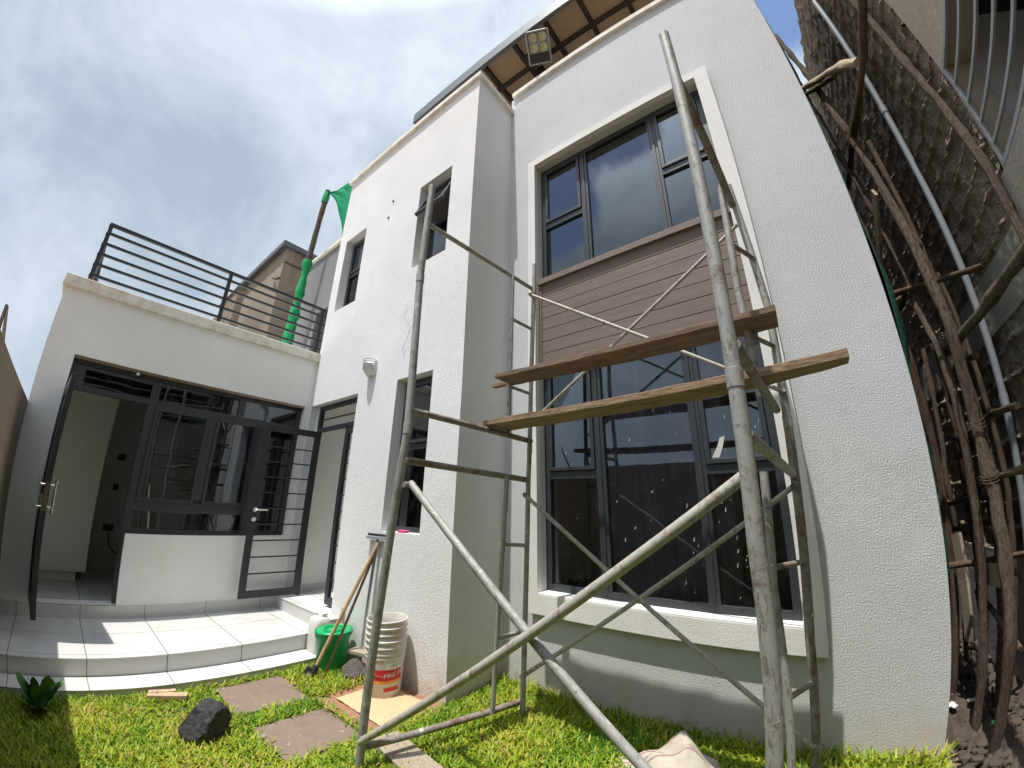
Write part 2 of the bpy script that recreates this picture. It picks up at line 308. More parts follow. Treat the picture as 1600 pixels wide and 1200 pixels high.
# ------------------------------------------------------------------ mesh helpers
class MB:
    def __init__(s): s.v = []; s.f = []; s.mi = []; s.cur = 0
    def add(s, vs, fs):
        o = len(s.v); s.v += [tuple(p) for p in vs]; s.f += [tuple(i + o for i in f) for f in fs]; s.mi += [s.cur] * len(fs); return s
    def box(s, x0, x1, y0, y1, z0, z1):
        vs = [(x, y, z) for z in (z0, z1) for y in (y0, y1) for x in (x0, x1)]
        return s.add(vs, [(0, 2, 3, 1), (4, 5, 7, 6), (0, 1, 5, 4), (2, 6, 7, 3), (0, 4, 6, 2), (1, 3, 7, 5)])
    def hexa(s, b, t):          # four bottom points, four top points, same winding
        return s.add(list(b) + list(t), [(3, 2, 1, 0), (4, 5, 6, 7), (0, 1, 5, 4), (1, 2, 6, 5), (2, 3, 7, 6), (3, 0, 4, 7)])
    def bar(s, p, q, wd, hg, up=(0, 0, 1)):
        p, q = V(p), V(q); d = (q - p).normalized(); u = V(up); r = d.cross(u)
        if r.length < 1e-4: r = d.cross(V((1, 0, 0)))
        r.normalize(); u = r.cross(d).normalized(); r *= wd / 2; u *= hg / 2
        return s.hexa([p - r - u, p + r - u, q + r - u, q - r - u], [p - r + u, p + r + u, q + r + u, q - r + u])
    def tube(s, pts, rad, n=12, caps=True, wob=0.0, seed=0):
        pts = [V(p) for p in pts]; k = len(pts)
        if not isinstance(rad, (list, tuple)): rad = [rad] * k
        rr = random.Random(seed); ref = None; vs = []
        for i, p in enumerate(pts):
            d = (pts[min(i + 1, k - 1)] - pts[max(i - 1, 0)]).normalized()
            if ref is None:
                ref = d.cross(V((0.3, 0.2, 0.9))); 
                if ref.length < 0.05: ref = d.cross(V((1, 0, 0)))
            ref = (ref - d * ref.dot(d)).normalized(); b = d.cross(ref)
            for j in range(n):
                a = 2 * math.pi * j / n; r = rad[i] * (1 + wob * rr.uniform(-1, 1)); vs.append(p + (ref * math.cos(a) + b * math.sin(a)) * r)
        fs = [(i * n + j, i * n + (j + 1) % n, (i + 1) * n + (j + 1) % n, (i + 1) * n + j) for i in range(k - 1) for j in range(n)]
        if caps: fs += [tuple(reversed(range(n))), tuple(range((k - 1) * n, k * n))]
        return s.add(vs, fs)
    def lathe(s, prof, n=32, c=(0, 0, 0), close=False):
        vs = [(c[0] + r * math.cos(2 * math.pi * j / n), c[1] + r * math.sin(2 * math.pi * j / n), c[2] + z) for r, z in prof for j in range(n)]
        k = len(prof); fs = [(i * n + j, i * n + (j + 1) % n, (i + 1) * n + (j + 1) % n, (i + 1) * n + j) for i in range(k - 1) for j in range(n)]
        if prof[0][0] > 1e-5 and not close: fs.append(tuple(reversed(range(n))))
        return s.add(vs, fs)
    def xf(s, mat, start=0):
        for i in range(start, len(s.v)): s.v[i] = tuple(mat @ V(s.v[i]))
        return s
    def build(s, name, mat, parent=None, smooth=False, bevel=0.0, sub=0):
        me = bpy.data.meshes.new(name); me.from_pydata(s.v, [], s.f); me.update()
        for mm in (mat if isinstance(mat, (list, tuple)) else [mat]): me.materials.append(MATS[mm])
        if isinstance(mat, (list, tuple)): me.polygons.foreach_set('material_index', s.mi)
        bm = bmesh.new(); bm.from_mesh(me); bmesh.ops.recalc_face_normals(bm, faces=bm.faces); bm.to_mesh(me); bm.free()
        if smooth:
            me.polygons.foreach_set('use_smooth', [True] * len(me.polygons))
            try: me.set_sharp_from_angle(angle=math.radians(42))
            except Exception: pass
        o = bpy.data.objects.new(name, me); COL.objects.link(o)
        if parent is not None:
            o.parent = parent; o.matrix_parent_inverse = Matrix.Translation(-V(parent.location)) if parent.parent is None else Matrix.Identity(4)
        if bevel:
            b = o.modifiers.new('bevel', 'BEVEL'); b.width = bevel; b.segments = 2; b.limit_method = 'ANGLE'; b.angle_limit = math.radians(40)
        if sub:
            b = o.modifiers.new('sub', 'SUBSURF'); b.levels = sub; b.render_levels = sub
        return o
# every part's mesh is written in world coordinates; an Empty root sits at its thing's base
def empty(name, loc, label, cat, group=None):
    o = bpy.data.objects.new(name, None); COL.objects.link(o); o.location = loc; o.empty_display_size = 0.1
    tag(o, label, cat, group); return o
def tag(o, label=None, cat=None, group=None, kind=None):
    if label: o['label'] = label
    if cat: o['category'] = cat
    if group: o['group'] = group
    if kind: o['kind'] = kind
    return o
def wall_grid(mb, axis, p0, p1, u0, u1, z0, z1, holes):
    """slab between p0 and p1 along axis ('x' or 'y'), with rectangular holes (ua,ub,za,zb)"""
    us = sorted({u0, u1, *[h[0] for h in holes], *[h[1] for h in holes]}); zs = sorted({z0, z1, *[h[2] for h in holes], *[h[3] for h in holes]})
    us = [u for u in us if u0 - 1e-6 <= u <= u1 + 1e-6]; zs = [z for z in zs if z0 - 1e-6 <= z <= z1 + 1e-6]
    idx = {}; vs = []; fs = []
    def vid(i, j, k):
        if (i, j, k) not in idx:
            idx[(i, j, k)] = len(vs); p = (p0, p1)[k]
            vs.append((us[i], p, zs[j]) if axis == 'y' else (p, us[i], zs[j]))
        return idx[(i, j, k)]
    nu, nz = len(us) - 1, len(zs) - 1
    def solid(i, j):
        if i < 0 or j < 0 or i >= nu or j >= nz: return False
        cu, cz = (us[i] + us[i + 1]) / 2, (zs[j] + zs[j + 1]) / 2
        return not any(a < cu < b and c < cz < d for a, b, c, d in holes)
    for i in range(nu):
        for j in range(nz):
            if not solid(i, j): continue
            fs.append((vid(i, j, 0), vid(i + 1, j, 0), vid(i + 1, j + 1, 0), vid(i, j + 1, 0)))
            fs.append((vid(i, j, 1), vid(i, j + 1, 1), vid(i + 1, j + 1, 1), vid(i + 1, j, 1)))
            for di, dj, a, b in ((-1, 0, (i, j), (i, j + 1)), (1, 0, (i + 1, j), (i + 1, j + 1)), (0, -1, (i, j), (i + 1, j)), (0, 1, (i, j + 1), (i + 1, j + 1))):
                if not solid(i + di, j + dj): fs.append((vid(*a, 0), vid(*b, 0), vid(*b, 1), vid(*a, 1)))
    return mb.add(vs, fs)
def frame_rect(mb, axis, p0, p1, a0, a1, z0, z1, wd):
    B = (lambda u0, u1, zz0, zz1: mb.box(u0, u1, p0, p1, zz0, zz1)) if axis == 'y' else (lambda u0, u1, zz0, zz1: mb.box(p0, p1, u0, u1, zz0, zz1))
    B(a0, a0 + wd, z0, z1); B(a1 - wd, a1, z0, z1); B(a0 + wd, a1 - wd, z0, z0 + wd); B(a0 + wd, a1 - wd, z1 - wd, z1); return B
def pane(axis, p, a0, a1, z0, z1, mat, parent, name='pane'):
    b = MB(); e = 0.002
    (b.box(a0, a1, p - e, p + e, z0, z1) if axis == 'y' else b.box(p - e, p + e, a0, a1, z0, z1)); return b.build(name, mat, parent)

# ------------------------------------------------------------------ ground
MB().box(-80, 90, -80, 90, -0.6, -0.03).build('ground', 'earth')['kind'] = 'structure'
b = MB(); b.box(1.50, 6.06, -3.52, 0.05, -0.025, 0.0); tag(b.build('lawn', 'lawn_soil'), kind='structure')
# passage: lumpy dark rubble
nx, ny = 26, 120; xs = np.linspace(6.06, 6.95, nx); ysv = np.linspace(-3.4, 8, ny); b = MB(); vs = []
for yv in ysv:
    for xv in xs: vs.append((xv + random.uniform(-.01, .01), yv + random.uniform(-.03, .03), 0.0 + random.uniform(-.02, .06) + .05 * math.sin(xv * 9 + yv * 3)))
b.add(vs, [(j * nx + i, j * nx + i + 1, (j + 1) * nx + i + 1, (j + 1) * nx + i) for j in range(ny - 1) for i in range(nx - 1)])
tag(b.build('passage_ground', 'rubble_dark'), kind='structure')

def rock_mesh(c, r, seed, flat=0.75, n=3, planes=7, cut=0.72):
    rr = random.Random(seed); bm = bmesh.new(); bmesh.ops.create_icosphere(bm, subdivisions=n, radius=1.0)
    cuts = [(V((rr.uniform(-1, 1), rr.uniform(-1, 1), rr.uniform(-.6, 1))).normalized(), rr.uniform(cut, cut + .2)) for _ in range(planes)]
    for v in bm.verts:
        p = v.co.copy()
        for nrm, d in cuts:
            k = p.dot(nrm)
            if k > d: p -= nrm * (k - d)
        p *= 1 + rr.uniform(-.03, .03)
        v.co = V((p.x * r[0], p.y * r[1], max(p.z * r[2], -r[2] * flat)))
    b = MB(); base = min(v.co.z for v in bm.verts)
    b.add([(v.co.x + c[0], v.co.y + c[1], v.co.z - base + c[2]) for v in bm.verts], [tuple(v.index for v in f.verts) for f in bm.faces]); bm.free(); return b
# loose rubble, one mass
b = MB()
for i in range(420):
    x, y = random.uniform(6.12, 6.85), random.uniform(-.9, 3.0); s_ = random.uniform(.015, .06)
    q = rock_mesh((x, y, .005), (s_, s_ * random.uniform(.6, 1.2), s_ * .7), i, n=1); b.add(q.v, q.f)
tag(b.build('rubble', 'rubble_dark'), 'dark broken stone and soil littering the narrow passage floor', 'rubble', kind='stuff')
for i, (x, y, z, a, mt, nm, lb) in enumerate([(6.33, 1.05, .08, .05, 'debris_white', 'paper_scrap', 'crumpled white scrap lying farthest back in the dark passage'), (6.37, .62, .09, .045, 'debris_white', 'paper_scrap', 'white torn scrap midway along the rubble of the passage'), (6.20, .60, .08, .06, 'debris_white', 'paper_scrap', 'white plastic scrap on the rubble nearest the corner of the house wall'), (6.43, .16, .09, .05, 'debris_green', 'packet', 'small bright green packet on the dark rubble')]):
    b = MB(); k = 5; vs = []
    for j in range(k):
        for i2 in range(k): vs.append((x + (i2 - 2) * a * .4, y + (j - 2) * a * .35, z + random.uniform(0, .022)))
    b.add(vs, [(j * k + i2, j * k + i2 + 1, (j + 1) * k + i2 + 1, (j + 1) * k + i2) for j in range(k - 1) for i2 in range(k - 1)])
    o = b.build(nm, mt); so = o.modifiers.new('s', 'SOLIDIFY'); so.thickness = .004; tag(o, lb, 'litter')

# ------------------------------------------------------------------ house
H = empty('house', (0, 0, 0), 'white two storey house with a tall charcoal framed window and a flat roofed wing', 'house')
XB, XC, D = 2.961, 6.052, 0.673
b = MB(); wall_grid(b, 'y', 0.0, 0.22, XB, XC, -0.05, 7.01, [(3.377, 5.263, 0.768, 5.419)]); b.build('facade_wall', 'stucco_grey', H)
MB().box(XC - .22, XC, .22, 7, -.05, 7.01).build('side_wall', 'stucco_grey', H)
b = MB(); wall_grid(b, 'y', -D, -D + .2, 0.0, XB, -0.05, 6.70, [(2.003, 2.590, 4.171, 5.407), (0.212, 0.773, 4.156, 5.407), (1.968, 2.543, 1.223, 2.77), (0.03, 1.21, 0.346, 2.745)])
b.box(XB - .2, XB, -D + .2, 0.0, -.05, 6.70); b.box(0, .2, -D + .2, .0, 3.3, 6.70)
b.build('stair_block', 'stucco_white', H)
b = MB(); wall_grid(b, 'x', 0.0, -0.2, -3.51, -D, -0.05, 3.40, [(-3.225, -2.41, 0.346, 2.733), (-2.41, -0.75, 1.047, 2.733)])
b.box(-5.0, -0.2, -3.51, -3.31, -0.05, 3.40); b.build('wing_wall', 'stucco_terrace', H)
b = MB(); b.box(-5.0, -.2, -3.31, .0, 3.10, 3.34); b.build('terrace_slab', 'interior_white', H)
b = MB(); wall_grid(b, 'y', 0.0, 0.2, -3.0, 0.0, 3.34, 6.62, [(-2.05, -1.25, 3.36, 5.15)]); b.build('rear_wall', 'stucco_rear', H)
MB().box(-2.05, -1.25, .06, .10, 3.36, 5.15).build('terrace_door', 'steel_black', H)
# copings, each butting the next
b = MB(); b.box(XB + .04, XC + .04, -.045, .26, 7.01, 7.10); b.box(XC - .24, XC + .04, .26, 7, 7.01, 7.10)
b.box(-.04, XB + .045, -D - .045, -D + .25, 6.70, 6.785); b.box(XB - .24, XB + .045, -D + .25, 0.0, 6.70, 6.785); b.box(-.04, .24, -D + .25, 0.0, 6.70, 6.785)
b.box(-3.0, -.04, -.05, .25, 6.62, 6.70)
b.build('coping', 'coping_cream', H, bevel=.008)
b = MB(); b.box(-.24, .04, -3.55, -D, 3.40, 3.53); b.box(-5, -.24, -3.55, -3.27, 3.40, 3.53); b.build('parapet_coping', 'coping_cream', H, bevel=.01)
# raised surround of the tall window, sloping sill
X0, X1, Z0, Z1 = 3.377, 5.263, 0.768, 5.419; sx0, sx1, sz0, sz1 = 3.284, 5.387, 0.615, 5.511; P = -.062
b = MB(); b.box(sx0, X0, P, 0, sz0, sz1); b.box(X1, sx1, P, 0, sz0, sz1); b.box(X0, X1, P, 0, Z1, sz1); b.box(X0, X1, P, 0, sz0, Z0)
b.build('window_surround', 'surround_paint', H)
simple('sill_white', (0.80, 0.795, 0.78), 0.6, var=0.04)
MB().box(X0, X1, P + .002, .085, Z0, Z0 + .012).build('window_sill', 'sill_white', H)
# window frames: y from .085 to .145
YF0, YF1 = .085, .145; wd = .055
def tall_window(z0, z1, ztr, name, GL):
    f = MB(); frame_rect(f, 'y', YF0, YF1, X0, X1, z0, z1, wd)
    m1, m2 = (3.90, 3.985), (4.695, 4.775)
    for a, c in (m1, m2):
        f.box(a, c, YF0, YF1, z0 + wd, z1 - wd); f.box((a + c) / 2 - .012, (a + c) / 2 + .012, YF0 - .012, YF0, z0 + wd, z1 - wd)
    f.box(X0 + wd, m1[0], YF0, YF1, ztr - .035, ztr + .035); f.box(m2[1], X1 - wd, YF0, YF1, ztr - .035, ztr + .035)
    fr = f.build(name, 'aluminium_charcoal', H, bevel=.003)
    for a, c in ((X0 + wd, m1[0]), (m2[1], X1 - wd)):               # opening sashes over the transom
        s_ = MB(); frame_rect(s_, 'y', YF0 - .016, YF0 + .03, a + .004, c - .004, ztr + .039, z1 - wd - .004, .034); s_.build('sash', 'aluminium_charcoal', fr, bevel=.003)
        pane('y', YF0 + .012, a + .038, c - .038, ztr + .073, z1 - wd - .038, GL, fr)
        pane('y', YF0 + .03, a, c, z0 + wd, ztr - .035, GL, fr)
    pane('y', YF0 + .03, m1[1], m2[0], z0 + wd, z1 - wd, GL, fr)
    return fr
tall_window(Z0 + .012, 2.83, 1.75, 'window', 'glass_low'); tall_window(3.83, Z1, 4.565, 'window', 'glass_tinted')
# timber cladding between the two windows
b = MB(); nb = 7; zb0, zb1 = 2.83, 3.765; hb = (zb1 - zb0) / nb
for i in range(nb):
    z = zb0 + i * hb; b.box(X0, X1, .022 + .0015 * (i % 2), .085, z + .006, z + hb)
b.box(X0 + .004, X1 - .004, .034, .084, zb0, zb1); b.box(X0, X1, -.012, .085, zb1 + .001, 3.83); b.box(X0, X0 + .03, .010, .021, zb0, zb1)
b.build('timber_cladding', 'cladding_brown', H, bevel=.002)
# rooms behind the glass
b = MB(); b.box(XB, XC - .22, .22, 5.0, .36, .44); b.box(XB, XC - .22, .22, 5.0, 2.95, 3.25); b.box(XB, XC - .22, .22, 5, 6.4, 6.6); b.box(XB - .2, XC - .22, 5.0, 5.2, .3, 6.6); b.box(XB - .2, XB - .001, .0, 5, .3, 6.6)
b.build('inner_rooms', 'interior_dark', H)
b = MB(); b.box(-5, -.2, -.001, .15, .3, 3.1); b.box(0, 1.7, 1.5, 1.65, .3, 6.7); b.box(-.2, -.0, .15, 1.5, .3, 6.6); b.box(1.6, 1.7, -.37, 1.5, .3, 6.6); b.box(-.2, 0.0, -.47, -.0, .3, 3.3); b.box(-.2, 0.0, -.0, .15, .3, 6.6)                       # back of the ground floor wing, walls of the invented light shaft
b.box(-5, -2.3, -3.31, -.001, .3, 3.1); b.build('inner_wall', 'interior_white', H)
b = MB(); b.box(-2.3, -.201, -3.31, -.0, .25, .346); b.box(-.201, 0, -3.225, -2.41, .30, .345); b.box(-.2, 2.7, -.47, 1.5, .25, .346); b.box(.03, 1.21, -D, -.47, .25, .345); b.build('tiled_floor', 'porcelain_tile', H)
# white cabinet inside the wing
b = MB(); b.box(-1.9, -1.25, -3.30, -2.655, .46, 2.72); b.box(-1.85, -1.32, -3.28, -2.76, .347, .46); b.box(-1.256, -1.249, -3.29, -2.665, .466, .80); b.box(-1.256, -1.249, -3.29, -2.665, .806, 2.71)
b.build('cupboard', 'cabinet_white', H)
for z, wy in ((1.93, .10), (1.50, .07), (.93, .14)):
    b = MB(); b.box(-2.3, -2.275, -2.42 - wy / 2 + .03, -2.42 + wy / 2 + .03, z - .045, z + .045); b.build('wall_socket', 'socket_black', H, bevel=.006)
MB().tube([(-2.27, -2.38, .90), (-2.25, -2.37, .78), (-2.24, -2.33, .66), (-2.24, -2.28, .60), (-2.25, -2.2, .57)], .007, 8).build('power_cable', 'socket_black', H, smooth=True)
# wing glazing: frame in the plane x = -.12 .. -.06
fx0, fx1 = -.125, -.065
f = MB(); zt = 2.733; B = lambda y0, y1, z0, z1: f.box(fx0, fx1, y0, y1, z0, z1)
B(-3.225, -.75, 2.668, zt)                                          # head
B(-3.225, -3.165, .346, 2.668); B(-2.445, -2.365, .346, 2.668); B(-.81, -.75, 1.047, 2.668)
B(-3.165, -2.445, 2.40, 2.455); B(-2.365, -.81, 2.385, 2.455)
B(-1.53, -1.455, 2.455, 2.668); B(-1.27, -1.17, 1.10, 2.385); B(-1.81, -1.73, 1.43, 2.385)
B(-2.365, -1.27, 1.285, 1.39); B(-2.365, -.81, 1.047, 1.10)
fr = f.build('window', 'aluminium_charcoal', H, bevel=.003)
for y0, y1, z0, z1 in ((-2.365, -1.81, 1.39, 2.385), (-1.73, -1.27, 1.39, 2.385)):
    s_ = MB(); frame_rect(s_, 'x', fx1 - .02, fx1 + .014, y0, y1, z0, z1, .035); s_.build('sash', 'aluminium_charcoal', fr, bevel=.003)
    pane('x', fx1 - .008, y0 + .035, y1 - .035, z0 + .035, z1 - .035, 'glass_dusty', fr)
for y0, y1, z0, z1 in ((-3.165, -2.445, 2.455, 2.668), (-2.365, -1.53, 2.455, 2.668), (-1.455, -.81, 2.455, 2.668), (-1.17, -.81, 1.10, 2.385), (-2.365, -1.27, 1.10, 1.285)):
    pane('x', fx1 - .03, y0, y1, z0, z1, 'glass_dusty', fr)
g = MB()
for y in np.arange(-2.3, -.8, .21): g.box(-.196, -.184, y, y + .012, 1.06, 2.72)
for z in (1.3, 1.62, 1.94, 2.26): g.box(-.184, -.172, -2.36, -.78, z, z + .012)
simple('grille_pale', (0.30, 0.29, 0.28), 0.5); g.build('burglar_grille', 'grille_pale', H)
f = MB(); f.box(fx1, .002, -3.225, -.75, 2.70, 2.7325); f.build('lintel_track', 'handle_brown', H)
MB().tube([(-.01, -2.62, 2.70), (-.01, -2.62, 2.675)], .016, 10).build('lintel_lamp', 'plastic_white', H)
# the door leaf opened outwards at the far left, seen on its edge
d = MB(); hx, hy = -.06, -3.20; ex, ey = .80, -3.146
def on(t): return V((hx + (ex - hx) * t, hy + (ey - hy) * t, 0))
def leaf(mb, t0, t1, z0, z1, th):
    p, q = on(t0), on(t1); nrm = V((-(q - p).y, (q - p).x, 0)).normalized() * th / 2
    mb.hexa([p - nrm + V((0, 0, z0)), p + nrm + V((0, 0, z0)), q + nrm + V((0, 0, z0)), q - nrm + V((0, 0, z0))], [p - nrm + V((0, 0, z1)), p + nrm + V((0, 0, z1)), q + nrm + V((0, 0, z1)), q - nrm + V((0, 0, z1))])
leaf(d, 0, .11, .37, 2.39, .045); leaf(d, .89, 1, .37, 2.39, .045); leaf(d, .11, .89, .37, .47, .045); leaf(d, .11, .89, 2.29, 2.39, .045); leaf(d, .11, .89, 1.25, 1.35, .045)
dl = d.build('door', 'steel_black', H, bevel=.003); dl['label'] = 'dark glazed door leaf opened outwards, seen on its edge'
g = MB(); leaf(g, .11, .89, .47, 1.25, .006); leaf(g, .11, .89, 1.35, 2.29, .006); g.build('pane', 'glass_dusty', dl)
g = MB(); c = on(.95); n_ = V((-(ey - hy), ex - hx, 0)).normalized()
for sgn in (1, -1):
    o_ = c + n_ * .065 * sgn; g.tube([o_ + V((0, 0, 1.22)), o_ + V((0, 0, 1.50))], .011, 10)
    for z in (1.27, 1.45): g.tube([c + n_ * .02 * sgn + V((0, 0, z)), o_ + V((0, 0, z))], .008, 8)
g.build('handle', 'chrome', dl, smooth=True)
g = MB(); p = on(1.0); q = on(1.006); g.bar(p + V((0, 0, 1.24)), p + V((0, 0, 1.48)), .034, .01, (1, 0, 0)); g.build('lock_plate', 'handle_brown', dl)
# doorway of the block: frame, open grilled leaf, second leaf folded inside
yf0, yf1 = -.58, -.53
f = MB(); f.box(.10, .16, yf0, yf1, .346, 2.745); f.box(1.15, 1.21, yf0, yf1, .346, 2.745); f.box(.16, 1.15, yf0, yf1, 2.69, 2.745); f.box(.16, 1.15, yf0, yf1, 2.385, 2.44)
f.box(.16, 1.15, yf0 + .015, yf1 - .015, 2.545, 2.562); f.build('door_frame', 'steel_black', H, bevel=.003)
MB().box(.0, .10, -.58, -.50, .346, 2.745).build('door_jamb', 'stucco_white', H)
def grille_leaf(P0, dirv, wdt, z0, z1, rungs, name, hl=None):
    d = MB(); p = V(P0); dv = V(dirv).normalized()
    st = .075
    def pc(t0, t1, za, zb, th=.04):
        a, c = p + dv * t0, p + dv * t1; nn = V((-dv.y, dv.x, 0)) * th / 2
        d.hexa([a - nn + V((0, 0, za)), a + nn + V((0, 0, za)), c + nn + V((0, 0, za)), c - nn + V((0, 0, za))], [a - nn + V((0, 0, zb)), a + nn + V((0, 0, zb)), c + nn + V((0, 0, zb)), c - nn + V((0, 0, zb))])
    pc(0, st, z0, z1); pc(wdt - st, wdt, z0, z1); pc(st, wdt - st, z0, z0 + .08); pc(st, wdt - st, z1 - .08, z1)
    for i in range(rungs):
        z = z0 + .08 + (z1 - z0 - .16) * (i + 1) / (rungs + 1); pc(st, wdt - st, z - .008, z + .008, .018)
    o = d.build(name, 'steel_black', H, bevel=.003)
    if hl:
        o['label'] = hl; g = MB(); c = p + dv * (wdt - .045); nn = V((1, 0, 0))
        k_ = MB(); k_.tube([c + nn * .02 + V((0, 0, 1.25)), c + nn * .032 + V((0, 0, 1.25))], .026, 16); k_.build('keyhole_plate', 'chrome', o, smooth=True); g.tube([c + nn * .02 + V((0, 0, 1.36)), c + nn * .0325 + V((0, 0, 1.36))], .026, 16); g.v = [tuple(q) for q in g.v]
        g.tube([c + nn * .03 + V((0, 0, 1.36)), c + nn * .06 + V((0, 0, 1.36)), c + nn * .064 + V((0, .02, 1.36)), c + nn * .064 + V((0, .13, 1.36))], .009, 10); g.build('handle', 'chrome', o, smooth=True)
    return o
grille_leaf((.185, -.555, 0), (-.05, -1, 0), .70, .372, 2.385, 9, 'door', 'charcoal door leaf of horizontal bars opened flat along the wing wall')
grille_leaf((1.145, -.555, 0), (-1, 0, 0), .29, .37, 2.38, 9, 'door')
# steps
b = MB(); b.box(0, 1.236, -3.51, -D, -.05, .203); b.build('porch_base', 'tile_riser', H)
MB().box(0, 1.244, -3.51, -D, .203, .211).build('porch_landing', 'porcelain_tile', H, bevel=.002)
b = MB(); b.box(1.244, 1.515, -3.51, -D, -.05, .059); b.build('step_base', 'tile_riser', H); MB().box(1.2441, 1.521, -3.51, -D, .059, .067).build('step_tread', 'porcelain_tile', H, bevel=.002)
b = MB(); b.box(.0, 1.40, -D - .10, -D, .2111, .338); b.build('threshold_base', 'tile_riser', H); MB().box(0, 1.405, -D - .105, -D, .338, .3465).build('threshold', 'porcelain_tile', H, bevel=.002)
MB().box(.0, .012, -.47, 1.49, .3462, .43).build('corridor_skirting', 'tile_riser', H); MB().box(0, .0025, -3.51, -.78, .2112, .3405).build('wall_skirting', 'tile_riser', H); b = MB()
for y in (-3.335, -2.735, -2.135, -1.535, -.935): b.box(1.2358, 1.2385, y - .003, y + .003, .068, .203)
for y in (-3.335, -2.735, -2.135, -1.535, -.935): b.box(.002, .0045, y - .003, y + .003, .212, .345)
b.build('riser_joints', 'grout', H)
# slim windows of the block
def slim(x0, x1, z0, z1, ztr, opened):
    y0, y1 = -.555, -.505; f = MB(); frame_rect(f, 'y', y0, y1, x0, x1, z0, z1, .045); f.box(x0 + .045, x1 - .045, y0, y1, ztr - .03, ztr + .03)
    fr = f.build('window', 'aluminium_charcoal', H, bevel=.003); pane('y', -.525, x0 + .045, x1 - .045, z0 + .045, ztr - .03, 'glass_dusty', fr)
    s_ = MB(); a0, a1, b0, b1 = x0 + .049, x1 - .049, ztr + .034, z1 - .049
    frame_rect(s_, 'y', y0 - .016, y0 + .026, a0, a1, b0, b1, .035); g = MB(); g.box(a0 + .035, a1 - .035, -.552, -.548, b0 + .035, b1 - .035)
    if opened:
        T = Matrix.Translation((0, y0 - .016, b1)) @ Matrix.Rotation(math.radians(-opened), 4, 'X') @ Matrix.Translation((0, -(y0 - .016), -b1)); s_.xf(T); g.xf(T)
    so = s_.build('sash', 'aluminium_charcoal', fr, bevel=.003); g.build('pane', 'glass_dusty', fr)
    if opened: so['label'] = 'top hung sash propped open outwards'
slim(2.003, 2.590, 4.171, 5.407, 4.82, 22); slim(.212, .773, 4.156, 5.407, 4.80, 0); slim(1.968, 2.543, 1.223, 2.77, 2.04, 0)
b = MB(); b.box(1.5, 2.75, -.40, -.38, 1.0, 2.9); b.build('dark_screen', 'interior_dark', H)  # dark sheet added behind the lower slim window to keep its pane dark
for x, z in ((1.335, 5.28), (1.398, 5.535)): MB().tube([(x, -D - .0015, z), (x + .004, -D + .002, z - .012)], .018, 9).build('wall_hole', 'rubber_dark', H)
# flat roof, left open over the block as an invented light shaft
b = MB(); b.box(XB - .2, XC - .22, .22, 7, 6.65, 6.75); b.box(.2, XB - .2, 1.65, 7, 6.5, 6.6); b.box(1.65, XB - .2, -D + .2, 1.65, 6.6, 6.69); b.build('flat_roof', 'concrete_grey', H)

# ------------------------------------------------------------------ canopy on the roof
K = empty('roof_canopy', (3, 0.5, 7.1), 'lean-to canopy on brown steel bars with tan sheeting above the parapet', 'canopy')
b = MB(); b.box(.83, 5.45, -.13, 3.2, 8.22, 8.235); b.build('roof_sheet', 'roof_sheet', K)
b = MB(); b.box(.80, 5.45, -.19, -.131, 8.10, 8.32); b.box(.79, .829, -.131, 3.2, 8.16, 8.30); b.build('fascia', 'roof_edge', K)
for x in (1.33, 1.90, 2.47, 3.06, 3.63, 4.19, 4.76, 5.33): MB().box(x - .03, x + .03, -.13, 3.2, 8.13, 8.219).build('rafter', 'purlin_brown', K)
for y in (.30, 1.2, 2.2): MB().box(.83, 5.45, y - .03, y + .03, 8.068, 8.129).build('purlin', 'purlin_brown', K)
for x, y in ((3.22, .42), (1.2, .42), (5.2, .42), (3.22, 2.6), (5.2, 2.6)):
    b = MB(); b.box(x - .06, x + .06, y - .06, y + .06, 6.6, 8.067); b.build('post', 'purlin_brown', K)
b = MB(); b.box(3.12, 3.46, .10, .27, 7.90, 8.128); b.build('bracket', 'purlin_brown', K)
FL = empty('floodlight', (3.475, -.02, 7.75), 'square floodlight with four pale cells hung under the canopy', 'floodlight')
T = Matrix.Translation((3.475, -.045, 7.75)) @ Matrix.Rotation(math.radians(24), 4, 'Z') @ Matrix.Rotation(math.radians(58), 4, 'X')
b = MB(); frame_rect(b, 'y', -.03, .03, -.17, .17, -.22, .22, .024); b.box(-.146, .146, .0, .03, -.196, .196); b.xf(T); b.build('housing', 'lamp_grey', FL, bevel=.03)
b = MB()
for i in (-1, 1):
    for j in (0, 1): b.lathe([(.0, 0), (.04, .0), (.062, .012), (.066, .03)], 14)
    
b = MB()
for i in (-.068, .068):
    for j in (.125, -.005):
        k = len(b.v); b.lathe([(.0, 0), (.045, .002), (.062, .012), (.064, .02)], 14); b.xf(Matrix.Translation((i, -.001, j)) @ Matrix.Rotation(math.radians(90), 4, 'X'), k)
b.xf(T); b.build('lamp_cell', 'led_cell', FL, smooth=True)
b = MB(); b.box(-.14, .14, -.028, -.001, -.19, -.075); b.xf(T); b.build('driver_box', 'rubber_dark', FL)
MB().tube([T @ V((0, .03, .1)), (3.47, .10, 8.0), (3.46, .12, 8.219)], .012, 8).build('arm', 'purlin_brown', FL)
MB().tube([T @ V((.05, .03, .22)), (3.40, -.08, 8.08), (3.35, -.1, 8.21)], .004, 6).build('wire', 'rubber_dark', FL)

